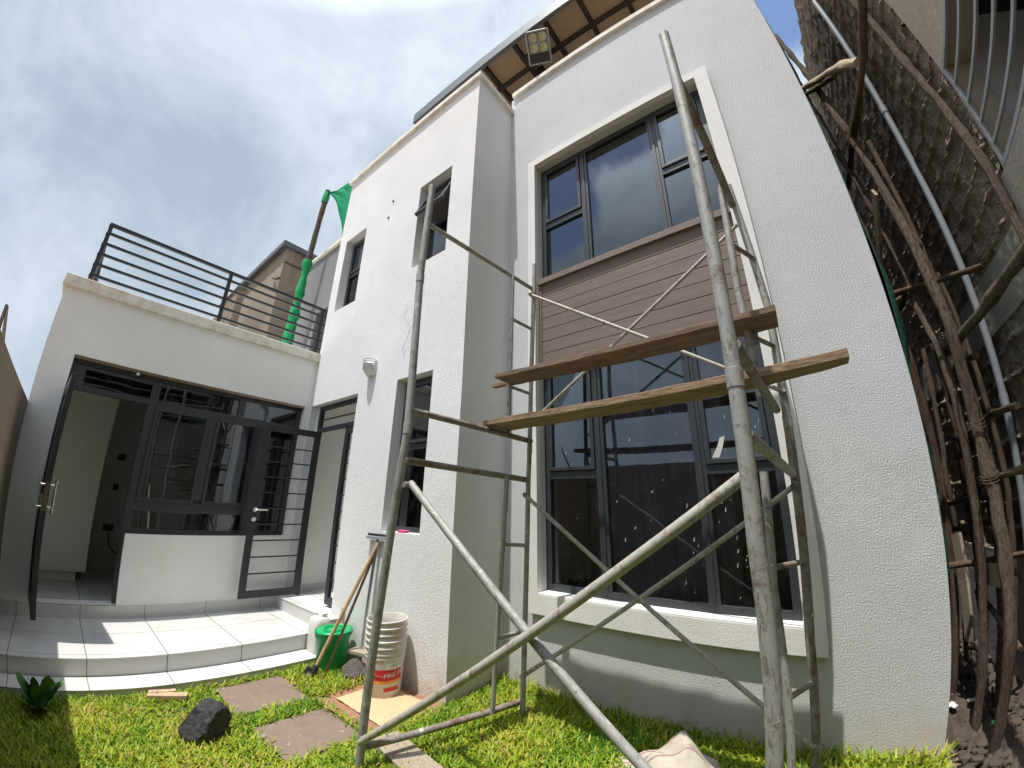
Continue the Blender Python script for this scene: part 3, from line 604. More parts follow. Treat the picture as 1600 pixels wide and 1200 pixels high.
# ------------------------------------------------------------------ balcony railing
Rl = empty('balcony_railing', (-.12, -2, 3.53), 'black steel railing of horizontal bars on the flat roof parapet', 'railing')
zr = (3.645, 3.78, 3.91, 4.045, 4.18, 4.29)
for y in (-3.335, -1.975, -.70): MB().box(-.14, -.10, y - .02, y + .02, 3.53, 4.27).build('post', 'steel_black', Rl)
for x in (-1.3, -2.5): MB().box(x - .02, x + .02, -3.37, -3.33, 3.53, 4.27).build('post', 'steel_black', Rl)
for i, z in enumerate(zr):
    h = .014 if i < 5 else .02
    MB().box(-.133 - .004 * (i == 5), -.107 + .004 * (i == 5), -3.315 if i < 5 else -3.355, -.62, z - h, z + h).build('rail', 'steel_black', Rl)
    MB().box(-2.5, -.141 if i < 5 else -.138, -3.363, -3.337, z - h, z + h).build('return_rail', 'steel_black', Rl)
for y in (-.84, -.77): pass

# ------------------------------------------------------------------ lamp on the block
Lm = empty('wall_lamp', (1.46, -D, 2.99), 'small grey bulkhead lamp on the white wall above the doorway', 'wall lamp')
b = MB(); b.box(1.385, 1.535, -D - .03, -D, 2.905, 3.10); b.build('back_plate', 'plastic_white', Lm, bevel=.01)
b = MB(); k = len(b.v); prof = [(.074 * math.sin(a), .10 * math.cos(a)) for a in np.linspace(.0, math.pi, 9)]
vs = []; n_ = 10
for i in range(9):
    for j in range(n_): 
        aa = math.pi * j / (n_ - 1); r = .07 * math.sin(math.pi * i / 8) ** .6 if 0 < i < 8 else .001
        vs.append((1.46 + r * math.cos(aa), -D - .03 - .085 * math.sin(aa) * (math.sin(math.pi * i / 8) ** .5 if 0 < i < 8 else .0), 3.0 + .088 * math.cos(math.pi * i / 8)))
b.add(vs, [(i * n_ + j, i * n_ + j + 1, (i + 1) * n_ + j + 1, (i + 1) * n_ + j) for i in range(8) for j in range(n_ - 1)]); b.build('glass_bowl', 'plastic_white', Lm, smooth=True)
b = MB()
for i in range(5): b.tube([(1.46 + .078 * math.cos(a), -D - .03 - .09 * math.sin(a), 3.045 - i * .008 + .012 * i * 0 + .05 * (1 - i / 2.5)) for a in np.linspace(0, math.pi, 9)], .005, 6)
b.build('guard', 'lamp_grey', Lm, smooth=True)

# ------------------------------------------------------------------ curtain and splashes
b = MB(); n_ = 90; vs = []
for zz in (.55, 2.9):
    for i in range(n_): x = 3.80 + i * .0125; vs.append((x, .235 + .035 * math.sin(x * 52) + .012 * math.sin(x * 131), zz))
b.add(vs, [(i, i + 1, n_ + i + 1, n_ + i) for i in range(n_ - 1)]); o = b.build('curtain', 'curtain_grey', smooth=True); tag(o, 'grey pleated curtain hanging behind the middle pane of the lower window', 'curtain')
b = MB(); rr = random.Random(3)
for i in range(75):
    x = rr.choice([rr.gauss(4.55, .35), rr.gauss(4.95, .13)]); z = rr.gauss(1.5, .42)
    if not (3.44 < x < 5.2 and .85 < z < 2.5) or 3.89 < x < 3.995 or 4.685 < x < 4.785 or 1.70 < z < 1.86: continue
    yy = YF0 + (.010 if (z > 1.79 and (x < 3.9 or x > 4.78)) else .028) - .0012; a = rr.uniform(.0012, .0035); l = rr.uniform(.004, .016); sl_ = rr.uniform(.1, .5) * l
    b.add([(x - a, yy, z - l), (x + a * .5, yy, z - l * 1.05), (x + sl_ + a, yy, z + l), (x + sl_ - a * .4, yy, z + l * .8)], [(0, 1, 2, 3)])
yy = YF0 + .0085; b.add([(4.82, yy, 1.835), (4.87, yy, 1.832), (4.90, yy, 1.90), (4.925, yy, 1.985), (4.89, yy, 1.975), (4.865, yy, 1.91)], [(0, 1, 2, 3, 4, 5)])
b.build('paint_splash', 'debris_white', H)

# ------------------------------------------------------------------ scaffolding tower
Sc = empty('scaffolding', (4.3, -1.0, 0), 'grey rusty tube scaffolding tower standing before the tall window', 'scaffolding')
def tubeobj(name, pts, r, mat, collars=(), sub=6, seed=0, wob=0.02):
    P_ = [V(p) for p in pts]; full = []
    for a, c in zip(P_[:-1], P_[1:]):
        for i in range(sub): full.append(a.lerp(c, i / sub))
    full.append(P_[-1]); b = MB(); b.tube(full, r, 14, True, wob * .4, seed)
    for t in collars:
        L_ = P_[0].lerp(P_[-1], t) if len(P_) == 2 else None
        if L_ is None:
            tot = sum((c - a).length for a, c in zip(P_[:-1], P_[1:])); s_ = t * tot
            for a, c in zip(P_[:-1], P_[1:]):
                l = (c - a).length
                if s_ <= l: L_ = a.lerp(c, s_ / l); dd = (c - a).normalized(); break
                s_ -= l
        else: dd = (P_[1] - P_[0]).normalized()
        b.tube([L_ - dd * .035, L_ - dd * .033, L_ + dd * .033, L_ + dd * .035], [r, r * 1.14, r * 1.14, r], 14)
    return b.build(name, mat, Sc, smooth=True)
yo = -1.55
tubeobj('post', [(3.172, yo, 0), (3.307, yo, 1.085), (3.400, yo, 1.92)], .026, 'pipe_galvanised')
tubeobj('post', [(3.400, yo, 1.92), (3.375, yo, 3.05), (3.408, yo, 3.86)], .0255, 'pipe_galvanised', (.01, .575))
tubeobj('post', [(3.487, -.42, 0), (3.535, -.42, 1.68), (3.548, -.42, 1.93)], .020, 'pipe_galvanised')
tubeobj('post', [(3.548, -.42, 1.93), (3.599, -.42, 3.41), (3.607, -.42, 3.70)], .020, 'pipe_galvanised', (.0, .84))
tubeobj('ladder_rail', [(3.43, -.69, .11), (3.525, -.69, 1.70)], .018, 'pipe_galvanised')
tubeobj('ladder_rail', [(3.53, -.69, 2.02), (3.553, -.69, 3.45)], .018, 'pipe_galvanised')
yb = -1.6
tubeobj('post', [(5.235, yb, 0), (5.200, yb, 1.38), (5.210, yb, 1.91)], .0265, 'pipe_galvanised')
tubeobj('post', [(5.210, yb, 1.91), (5.216, yb, 2.45), (5.230, yb, 3.80)], .0255, 'pipe_galvanised', (.0,))
tubeobj('post', [(5.322, -.42, 0), (5.298, -.42, .8), (5.322, -.42, 1.60), (5.335, -.42, 1.95)], .024, 'pipe_rusty')
tubeobj('post', [(5.335, -.42, 1.95), (5.357, -.42, 2.67), (5.297, -.42, 3.68)], .022, 'pipe_galvanised', (.0,))
tubeobj('ladder_rail', [(5.225, -.70, .08), (5.165, -.70, 1.10), (5.19, -.70, 1.66)], .021, 'pipe_galvanised')
tubeobj('ladder_rail', [(5.235, -.70, 2.05), (5.225, -.70, 2.7), (5.255, -.70, 3.46)], .021, 'pipe_galvanised')
for p, q, r, mt in [((3.399, yo, 2.06), (3.565, -.42, 1.99), .022, 'pipe_rusty'), ((3.395, yo, 1.745), (3.531, -.42, 1.68), .022, 'pipe_rusty'), ((3.19, yo, .135), (3.46, -.42, .10), .021, 'pipe_rusty'), ((3.40, yo, 3.50), (3.59, -.42, 3.435), .019, 'pipe_galvanised'),
                    ((5.225, yb, 2.03), (5.29, -.42, 2.025), .022, 'pipe_rusty'), ((5.215, yb, 1.72), (5.315, -.42, 1.655), .022, 'pipe_galvanised'), ((5.23, yb, 3.40), (5.295, -.42, 3.50), .022, 'pipe_rusty'), ((5.235, yb, .12), (5.315, -.42, .10), .021, 'pipe_rusty')]:
    tubeobj('crossbar', [p, q], r, mt)
for zr_, zw in ((3.035, 3.02), (2.42, 2.405), (1.215, 1.19), (.59, .59)):
    t = (zr_ - .1) / 3.35; tubeobj('rung', [(3.43 + .123 * t, -.69, zr_), (3.487 + .11 * t, -.42, zw)], .014, 'pipe_galvanised', sub=2)
for z in (.60, 1.20): tubeobj('rung', [(5.20 - .02 * z, -.70, z), (5.31, -.42, z)], .014, 'pipe_rusty', sub=2)
for z in (2.41, 3.03): tubeobj('rung', [(5.23, -.70, z), (5.345, -.42, z)], .014, 'pipe_rusty', sub=2)
for p, q, r, mt in [((3.25, yo - .045, .205), (5.20, yb + .055, 1.60), .021, 'brace_pale'), ((3.42, yo + .045, 1.61), (5.225, yb + .05, .31), .021, 'pipe_galvanised'),
                    ((3.51, -.45, 1.575), (5.335, -.45, .25), .015, 'brace_pale'), ((3.46, -.39, .265), (5.32, -.39, 1.60), .015, 'brace_pale'),
                    ((3.56, -.445, 3.385), (5.35, -.445, 2.115), .013, 'brace_pale'), ((5.29, -.40, 3.345), (3.60, -.40, 2.185), .013, 'brace_pale')]:
    tubeobj('brace', [p, q], r, mt, seed=3)
b = MB()
for p in ((3.26, yo - .03, .22), (3.415, yo + .03, 1.60), (3.53, -.435, 1.56), (5.32, -.435, .265), (3.48, -.405, .28), (5.305, -.405, 1.585), (3.585, -.43, 3.365), (5.195, yb + .03, 1.58)):
    MB().tube([(p[0], p[1] - .03, p[2]), (p[0], p[1] + .03, p[2])], .018, 8).build('brace_pin', 'pipe_rusty', Sc)

def plank(name, corners, z, th, mat, label, seed, nseg=24, jag=.0):
    """corners: near-left, near-right, far-right, far-left (x, y)"""
    a, c, d, e = [V((*p, 0)) for p in corners]; rr = random.Random(seed); b = MB(); vs = []
    for i in range(nseg + 1):
        t = i / nseg; n0 = a.lerp(c, t); f0 = e.lerp(d, t); jn = rr.uniform(-.004, .004); jf = rr.uniform(-.004, .004)
        if jag and t > .82: k = (t - .82) / .18; f0 = f0.lerp(n0, .55 * k + rr.uniform(-.06, .06)); 
        sag = -.012 * math.sin(math.pi * t); dy = (f0 - n0).normalized()
        n0 = n0 + dy * jn; f0 = f0 + dy * jf
        for p, zz in ((n0, z), (f0, z), (f0, z + th), (n0, z + th)): vs.append((p.x, p.y, zz + sag + rr.uniform(-.002, .002)))
    fs = [(i * 4 + j, i * 4 + (j + 1) % 4, i * 4 + 4 + (j + 1) % 4, i * 4 + 4 + j) for i in range(nseg) for j in range(4)] + [(3, 2, 1, 0), tuple(nseg * 4 + j for j in range(4))]
    b.add(vs, fs); return tag(b.build(name, mat, bevel=.004), label, 'plank', 'planks laid on the scaffolding')
o = plank('scaffold_plank', [(3.52, -.872), (5.385, -.872), (5.385, -.632), (3.52, -.622)], 2.438, .036, 'plank_wood', 'wide brown plank nearest the wall, the upper of two on the scaffolding', 4)
b = MB(); b.box(3.33, 3.525, -.69, -.63, 2.441, 2.47); t_ = b.build('split_end', 'plank_raw', o)
plank('scaffold_plank', [(3.45, -.915), (5.60, -1.13), (5.61, -.93), (3.30, -.62)], 2.052, .042, 'plank_raw', 'narrow orange brown plank with a splintered end, the lower of two on the scaffolding', 9, jag=1)

# ------------------------------------------------------------------ boundary wall behind the camera and on the left
b = MB(); wall_grid(b, 'y', -3.512, -3.70, -9, 12, -.05, 2.18, []); o = tag(b.build('boundary_wall', 'wall_tan'), 'tan plastered boundary wall running past the left end of the house', 'wall')
for i, (p, q, lb) in enumerate([((1.6, -3.6, 2.18), (1.35, -3.72, 2.62), 'thin dry stick leaning on the tan boundary wall, the longer one'), ((2.05, -3.6, 2.18), (1.95, -3.62, 2.46), 'short dry stick standing on the tan boundary wall')]):
    tag(MB().tube([V(p).lerp(V(q), t) for t in (0, .3, .6, 1)], [.016, .015, .013, .010], 8, True, .1, i).build('dry_stick', 'pole_bark', smooth=True), lb, 'stick')

# ------------------------------------------------------------------ neighbour on the right
Nb = empty('neighbour_building', (7, 2, 0), 'tall unplastered grey brown building close beside the house on the right', 'building')
# rough block wall: sheet with real courses and squeezed mortar
ny, nz = 420, 420; yv = np.linspace(-.345, 7.5, ny); zv = np.linspace(1.0, 8.13, nz); Y, Z = np.meshgrid(yv, zv)
def vnoise(a, b_, sc, seed):
    r = np.random.default_rng(seed); G = r.random((260, 260)); u = a * sc + 40; v_ = b_ * sc + 40
    i, j = np.floor(u).astype(int) % 259, np.floor(v_).astype(int) % 259; fu, fv = u - np.floor(u), v_ - np.floor(v_); fu = fu * fu * (3 - 2 * fu); fv = fv * fv * (3 - 2 * fv)
    return (G[i, j] * (1 - fu) + G[i + 1, j] * fu) * (1 - fv) + (G[i, j + 1] * (1 - fu) + G[i + 1, j + 1] * fu) * fv
hz = .205; wob = .065 * vnoise(Y, Z, 2.3, 1); row = np.floor((Z + wob) / hz); dz = np.abs(((Z + wob) / hz) % 1 - .5) * 2
lenb = .42; yy_ = (Y + .04 * vnoise(Y, Z, 3.1, 2) + row * .19) / lenb; dyb = np.abs(yy_ % 1 - .5) * 2
ridge = np.maximum(np.clip((dz - .74) / .18, 0, 1), .6 * np.clip((dyb - .90) / .1, 0, 1)); ridge *= .15 + 1.3 * vnoise(Y, Z, 6, 3) * vnoise(Y, Z, 17, 33) * 1.6
face = .014 * vnoise(np.floor(yy_) * 3.7, row * 2.9, 1, 4) + .022 * vnoise(Y, Z, 4, 5) + .028 * vnoise(Y, Z, 9, 15) + .014 * vnoise(Y, Z, 16, 6) + .010 * vnoise(Y, Z, 40, 7)
X = 6.93 - face - .030 * ridge
beam = (Z > 2.55) & (Z < 2.97); X = np.where(beam, 6.872 - .008 * vnoise(Y, Z, 4, 8) - .004 * vnoise(Y, Z, 20, 9), X)
b = MB(); b.v = [tuple(p) for p in np.stack([X, Y, Z], -1).reshape(-1, 3)]
I = np.arange(ny * nz).reshape(nz, ny); q = np.stack([I[:-1, :-1], I[1:, :-1], I[1:, 1:], I[:-1, 1:]], -1).reshape(-1, 4); b.f = [tuple(map(int, r)) for r in q]
bm_ = (beam[:-1, :-1] & beam[1:, 1:]).reshape(-1); b.mi = [int(k) for k in bm_]
b.build('rough_wall', ['mortar_rough', 'concrete_grey'], Nb)
b = MB(); b.box(6.96, 10, -.345, 7.5, -.05, 8.10); b.box(6.85, 6.96, -.9, 7.5, -.05, 1.0); b.cur = 0; b.build('foundation', 'plinth_pale', Nb)
b = MB(); wall_grid(b, 'x', 6.885, 7.12, -5.0, -.346, -.05, 9.0, [(-3.2, -.375, 3.22, 4.10)]); b.build('plaster_wall', 'plaster_beige', Nb)
b = MB(); b.box(7.12, 10, -5, -.346, 2.9, 3.1); b.box(7.12, 10, -5, -.346, 4.6, 4.8); b.box(9.6, 10, -5, -.346, 3.1, 4.6); b.build('inner_room', 'interior_dark', Nb)
b = MB(); frame_rect(b, 'x', 6.875, 6.90, -3.2, -.376, 3.222, 4.098, .03); gf = b.build('window_grille', 'lamp_grey', Nb)
for z in (3.385, 3.56, 3.735, 3.915): MB().box(6.876, 6.896, -3.17, -.406, z - .012, z + .012).build('grille_bar', 'lamp_grey', gf)
b = MB(); b.box(6.865, 6.95, -.9, -.3, 2.2, 3.2); b.build('lower_patch', 'concrete_grey', Nb)
b = MB(); pts = [(6.825, .03 + .74 + .02 * math.sin(z * 1.7), z) for z in np.linspace(.0, 6.9, 24)]; b.tube(pts, .028, 14)
for z in (2.05, 4.9): b.tube([(6.825, .77 + .02 * math.sin(z * 1.7), z), (6.825, .77 + .02 * math.sin(z * 1.7), z + .09)], .033, 14)
tag(b.build('drain_pipe', 'pvc_grey', smooth=True), 'grey plastic drain pipe running up the rough wall', 'pipe')

# ------------------------------------------------------------------ pole scaffold in the passage
Tp = empty('timber_scaffold', (6.4, .3, 0), 'rough scaffold of crooked tree poles wedged in the narrow side passage', 'scaffolding')
def pole(name, pts, r0, r1, mat, seed=0, n=10):
    r0 *= .74; r1 *= .8; P_ = [V(p) for p in pts]; full = []; rr = random.Random(seed)
    for a, c in zip(P_[:-1], P_[1:]):
        k = max(3, int((c - a).length / .12))
        for i in range(k): full.append(a.lerp(c, i / k) + V((rr.uniform(-.004, .004), rr.uniform(-.006, .006), 0)))
    full.append(P_[-1]); L_ = len(full); rad = [(r0 + (r1 - r0) * i / (L_ - 1)) * rr.uniform(.93, 1.07) * (1.22 if rr.random() < .1 else 1) for i in range(L_)]
    return MB().tube(full, rad, n, True, .14, seed).build(name, mat, Tp, smooth=True)
pole('pole', [(6.36, -.06, .0), (6.35, -.14, .7), (6.35, -.03, 1.45), (6.35, .06, 1.92), (6.35, .02, 2.47), (6.35, .11, 2.97), (6.35, .19, 3.41), (6.34, .28, 3.9), (6.34, .44, 4.5), (6.33, .68, 5.5), (6.30, 1.0, 6.9)], .052, .030, 'pole_bark', 1)
pole('pole', [(6.30, .25, .0), (6.33, .24, 2.08), (6.34, .32, 2.47), (6.34, .48, 2.8), (6.34, .55, 3.2), (6.34, .68, 3.9), (6.34, .93, 4.6), (6.33, 1.12, 5.66), (6.30, 1.05, 6.85)], .042, .026, 'pole_bark', 2)
pole('pole', [(6.30, .95, .0), (6.32, .95, 1.6), (6.30, .92, 3.1), (6.28, 1.1, 4.8)], .040, .030, 'pole_dark', 3)
pole('pole', [(6.55, .62, 0), (6.55, .66, 1.5), (6.56, .62, 3.0), (6.55, .75, 4.6)], .036, .026, 'pole_dark', 15)
pole('pole', [(6.78, -.30, 0), (6.80, -.36, 2.4), (6.80, -.33, 3.2), (6.80, -.24, 3.85), (6.80, -.15, 4.4), (6.80, -.05, 5.6), (6.80, .0, 6.6)], .040, .034, 'pole_bark', 4)
pole('ledger', [(6.38, -1.15, 4.20), (6.37, -.45, 4.27), (6.36, .25, 4.40), (6.36, 1.25, 4.52)], .038, .030, 'pole_dark', 5)
pole('ledger', [(6.40, -1.55, 2.34), (6.39, -.8, 2.38), (6.40, -.03, 2.40), (6.40, .5, 2.42)], .042, .036, 'pole_bark', 6)
pole('ledger', [(6.41, .75, 1.74), (6.40, .40, 1.80), (6.40, .08, 1.84)], .034, .032, 'pole_dark', 7)
pole('ledger', [(6.41, .85, 1.45), (6.40, .50, 1.50), (6.40, .12, 1.54)], .036, .034, 'pole_bark', 8)
pole('ledger', [(6.40, 1.25, 1.23), (6.40, .6, 1.25), (6.40, .0, 1.26)], .026, .024, 'pole_dark', 9)
pole('ledger', [(6.41, .3, 1.55), (6.41, -.05, 1.56), (6.42, -.7, 1.57)], .026, .024, 'pole_dark', 10)
pole('putlog', [(6.12, .86, 5.62), (6.30, .70, 5.52), (6.44, .10, 4.95), (6.50, -.10, 4.70)], .040, .050, 'pole_pale', 11)
pole('putlog', [(6.10, .80, 5.45), (6.3, .62, 5.35), (6.40, .25, 5.02)], .030, .034, 'pole_bark', 12)
pole('putlog', [(6.1, .5, 2.95), (6.4, .45, 2.95), (6.82, .42, 2.98)], .030, .028, 'pole_dark', 13)
pole('putlog', [(6.1, .6, 1.02), (6.4, .5, 1.05), (6.8, .5, 1.06)], .028, .028, 'pole_dark', 14)
rq = random.Random(40)
for i in range(5):
    x, y = rq.uniform(6.45, 6.75), rq.uniform(.15, 1.9); pole('pole', [(x, y, 0), (x + rq.uniform(-.05, .05), y + rq.uniform(-.12, .12), 1.6), (x + rq.uniform(-.08, .06), y + rq.uniform(-.2, .2), rq.uniform(2.6, 4.6))], rq.uniform(.026, .042), rq.uniform(.018, .026), rq.choice(['pole_dark', 'pole_bark', 'pole_dark']), 50 + i)
for i in range(9):
    z = rq.uniform(.5, 3.6); y = rq.uniform(.1, .7); x = rq.uniform(6.38, 6.5); pole('ledger', [(x, y + rq.uniform(.3, .9), z + rq.uniform(-.2, .2)), (x, y, z), (x, y - rq.uniform(.1, .4), z + rq.uniform(-.08, .08))], rq.uniform(.02, .034), rq.uniform(.018, .03), rq.choice(['pole_dark', 'pole_bark']), 70 + i)
b = MB(); b.bar((6.36, .52, .98), (6.38, .06, 1.01), .03, .13); b.build('board', 'old_board', Tp)
b = MB(); b.bar((6.33, .80, 1.22), (6.34, .66, .5), .10, .025, (1, .3, 0)); b.build('board', 'old_board', Tp)
b = MB(); b.bar((6.30, .32, 3.75), (6.30, .9, 3.42), .02, .11, (0, 0, 1)); b.build('board', 'old_board', Tp)
for (x, y, z) in ((6.35, .04, 1.84), (6.35, .0, 1.53), (6.35, .06, 2.41), (6.35, .35, 4.42), (6.34, .3, 2.42)):
    MB().tube([(x + .05 * math.cos(a), y + .05 * math.sin(a), z + .003 * a + .02 * math.sin(a * 1.03)) for a in np.linspace(0, 6 * math.pi, 44)], .003, 5).build('tie_wire', 'pole_dark', Tp)
# green net hung on the side of the house
def sheet(pts_grid, name, mat, parent=None, th=.003):
    r, c = len(pts_grid), len(pts_grid[0]); b = MB(); b.add([p for row_ in pts_grid for p in row_], [(i * c + j, i * c + j + 1, (i + 1) * c + j + 1, (i + 1) * c + j) for i in range(r - 1) for j in range(c - 1)])
    o = b.build(name, mat, parent, smooth=True); s_ = o.modifiers.new('s', 'SOLIDIFY'); s_.thickness = th; return o
rr = random.Random(5); grid = []
for i in range(34):
    z = .9 + i * .165; row_ = []
    for j in range(10):
        y = .04 + j * .16; bulge = .012 + .16 * math.exp(-((z - 2.75) / .5) ** 2) * (1 - abs(j - 4) / 6)
        if j == 0: bulge *= .3
        row_.append((XC + .012 + bulge + rr.uniform(-.008, .008), y + rr.uniform(-.02, .02), z))
    grid.append(row_)
tag(sheet(grid, 'shade_net', 'net_dark'), 'dark green shade net hanging down the right side of the house', 'net')

# ------------------------------------------------------------------ behind the terrace
Rb = empty('rear_building', (-8, 2, 0), 'beige plastered building with a bare block side rising behind the terrace', 'building')
b = MB(); wall_grid(b, 'y', .21, .45, -9.4, -5.5, 0, 8.5, [(-7.4, -6.7, 5.4, 6.1)]); b.build('wall', 'rear_beige', Rb)
b = MB(); b.box(-5.74, -5.5, .45, 6, 0, 8.5); b.box(-9.4, -9.2, .45, 6, 0, 8.5); b.build('side_wall', 'mortar_rough', Rb)
b = MB(); b.box(-9.5, -5.40, .06, 6.1, 8.5, 8.66); b.build('roof', 'roof_edge', Rb)
b = MB(); b.box(-7.4, -6.7, .30, .33, 5.4, 6.1); b.build('window', 'rubber_dark', Rb)
b = MB(); b.box(-5.5, -5.495, .22, 1.0, 8.0, 8.06); b.tube([(-5.9, .16, 7.6), (-5.2, .05, 7.25), (-4.9, .02, 7.15)], .03, 8); b.build('beam_end', 'pole_dark', Rb)
b = MB(); b.box(-7.6, -5.98, -.6, -.42, 0, 6.95); b.box(-9.4, -7.61, -.58, -.44, 0, 6.75); b.build('lean_to', 'mortar_rough', Rb); MB().box(-7.7, -5.95, -.64, -.40, 6.951, 7.0).build('lean_to_roof', 'roof_edge', Rb)
Fp = empty('net_pole', (-2.55, -.3, 3.34), 'tall wooden pole wrapped in green net behind the balcony railing', 'pole')
MB().tube([V((-2.55, -.30, 3.34)).lerp(V((-2.06, -.30, 8.12)), t) for t in np.linspace(0, 1, 26)], .055, 10, True, .08, 5).build('pole', 'pole_bark', Fp, smooth=True)
pp = [V((-2.55, -.30, 3.36)).lerp(V((-2.06, -.30, 8.12)), t) for t in np.linspace(0, .625, 40)]
MB().tube(pp, [.112 - .0011 * i + .012 * math.sin(i * .9) + (.025 if i in (6, 7, 39, 38) else 0) + random.uniform(-.012, .012) for i in range(40)], 12, True, .10, 8).build('net_wrap', 'net_wrap', Fp, smooth=True)
MB().tube([V((-2.55, -.30, 3.36)).lerp(V((-2.06, -.30, 8.15)), t) for t in (.93, .96, 1.0)], [.07, .075, .05], 10, True, .1, 3).build('net_knot', 'net_wrap', Fp, smooth=True)
grid = []
for i in range(10):
    t = i / 9; a = V((-2.06, -.28, 8.06)).lerp(V((-1.62, .02, 6.70)), t) + V((.24 * math.sin(t * math.pi) * .9, 0, .05)); c = V((-2.05, -.27, 8.1)).lerp(V((-.6, .05, 6.75)), t ** .8) + V((0, 0, .75 * math.sin(t * 2.4)))
    grid.append([tuple(a.lerp(c, k / 7) + V((0, .03 * math.sin(k * 2 + i), 0))) for k in range(8)])
tag(sheet(grid, 'green_net', 'net_green', None, .004), 'bright green net flag stretched from the pole top to the roof', 'net')

# ------------------------------------------------------------------ paving and soil in the lawn
def slab(x0, x1, y0, y1, z, rot, lb, mat='concrete_slab'):
    b = MB(); cx, cy_ = (x0 + x1) / 2, (y0 + y1) / 2; hx_, hy_ = (x1 - x0) / 2, (y1 - y0) / 2; n = 9; vs = []; rr = random.Random(int(x0 * 100))
    for k in (0, 1):
        for j in range(n):
            for i in range(n):
                ed = (.008 if i in (0, n - 1) or j in (0, n - 1) else 0)
                vs.append((-hx_ + 2 * hx_ * i / (n - 1) + rr.uniform(-ed, ed), -hy_ + 2 * hy_ * j / (n - 1) + rr.uniform(-ed, ed), (-.03 if k == 0 else z - ed * .6 + rr.uniform(0, .002))))
    fs = [(j * n + i + n * n, j * n + i + 1 + n * n, (j + 1) * n + i + 1 + n * n, (j + 1) * n + i + n * n) for j in range(n - 1) for i in range(n - 1)]
    rim = [i for i in range(n)] + [n * j + n - 1 for j in range(1, n)] + [n * (n - 1) + i for i in range(n - 2, -1, -1)] + [n * j for j in range(n - 2, 0, -1)]
    fs += [(rim[i], rim[(i + 1) % len(rim)], rim[(i + 1) % len(rim)] + n * n, rim[i] + n * n) for i in range(len(rim))]
    b.add(vs, fs); b.xf(Matrix.Translation((cx, cy_, 0)) @ Matrix.Rotation(math.radians(rot), 4, 'Z')); return tag(b.build('paving_slab', mat), lb, 'paving slab', 'square slabs set in the lawn')
slab(1.60, 2.14, -1.86, -1.33, .018, -1, 'brown concrete slab in the grass closest to the tiled steps')
slab(2.37, 2.88, -1.84, -1.33, .018, 1, 'brown concrete slab beside the sawdust and behind the scaffold leg')
b = MB(); n = 14; vs = []; rr = random.Random(2)
for j in range(n):
    for i in range(n): vs.append((2.18 + .80 * i / (n - 1), -1.31 + .64 * j / (n - 1), .006 + rr.uniform(0, .012)))
b.add(vs, [(j * n + i, j * n + i + 1, (j + 1) * n + i + 1, (j + 1) * n + i) for j in range(n - 1) for i in range(n - 1)]); tag(b.build('soil_patch', 'red_soil'), kind='structure')
b = MB(); n = 22; vs = []
for j in range(n):
    for i in range(n):
        u, v_ = i / (n - 1), j / (n - 1); e = min(u, 1 - u, v_, 1 - v_); vs.append((2.30 + .58 * u, -1.19 + .44 * v_, .02 + min(e * .12, .018) + rr.uniform(0, .006)))
b.add(vs, [(j * n + i, j * n + i + 1, (j + 1) * n + i + 1, (j + 1) * n + i) for j in range(n - 1) for i in range(n - 1)]); tag(b.build('sawdust', 'sawdust', smooth=True), 'pale sawdust spread over the ground under the bucket stack', 'sawdust', kind='stuff')

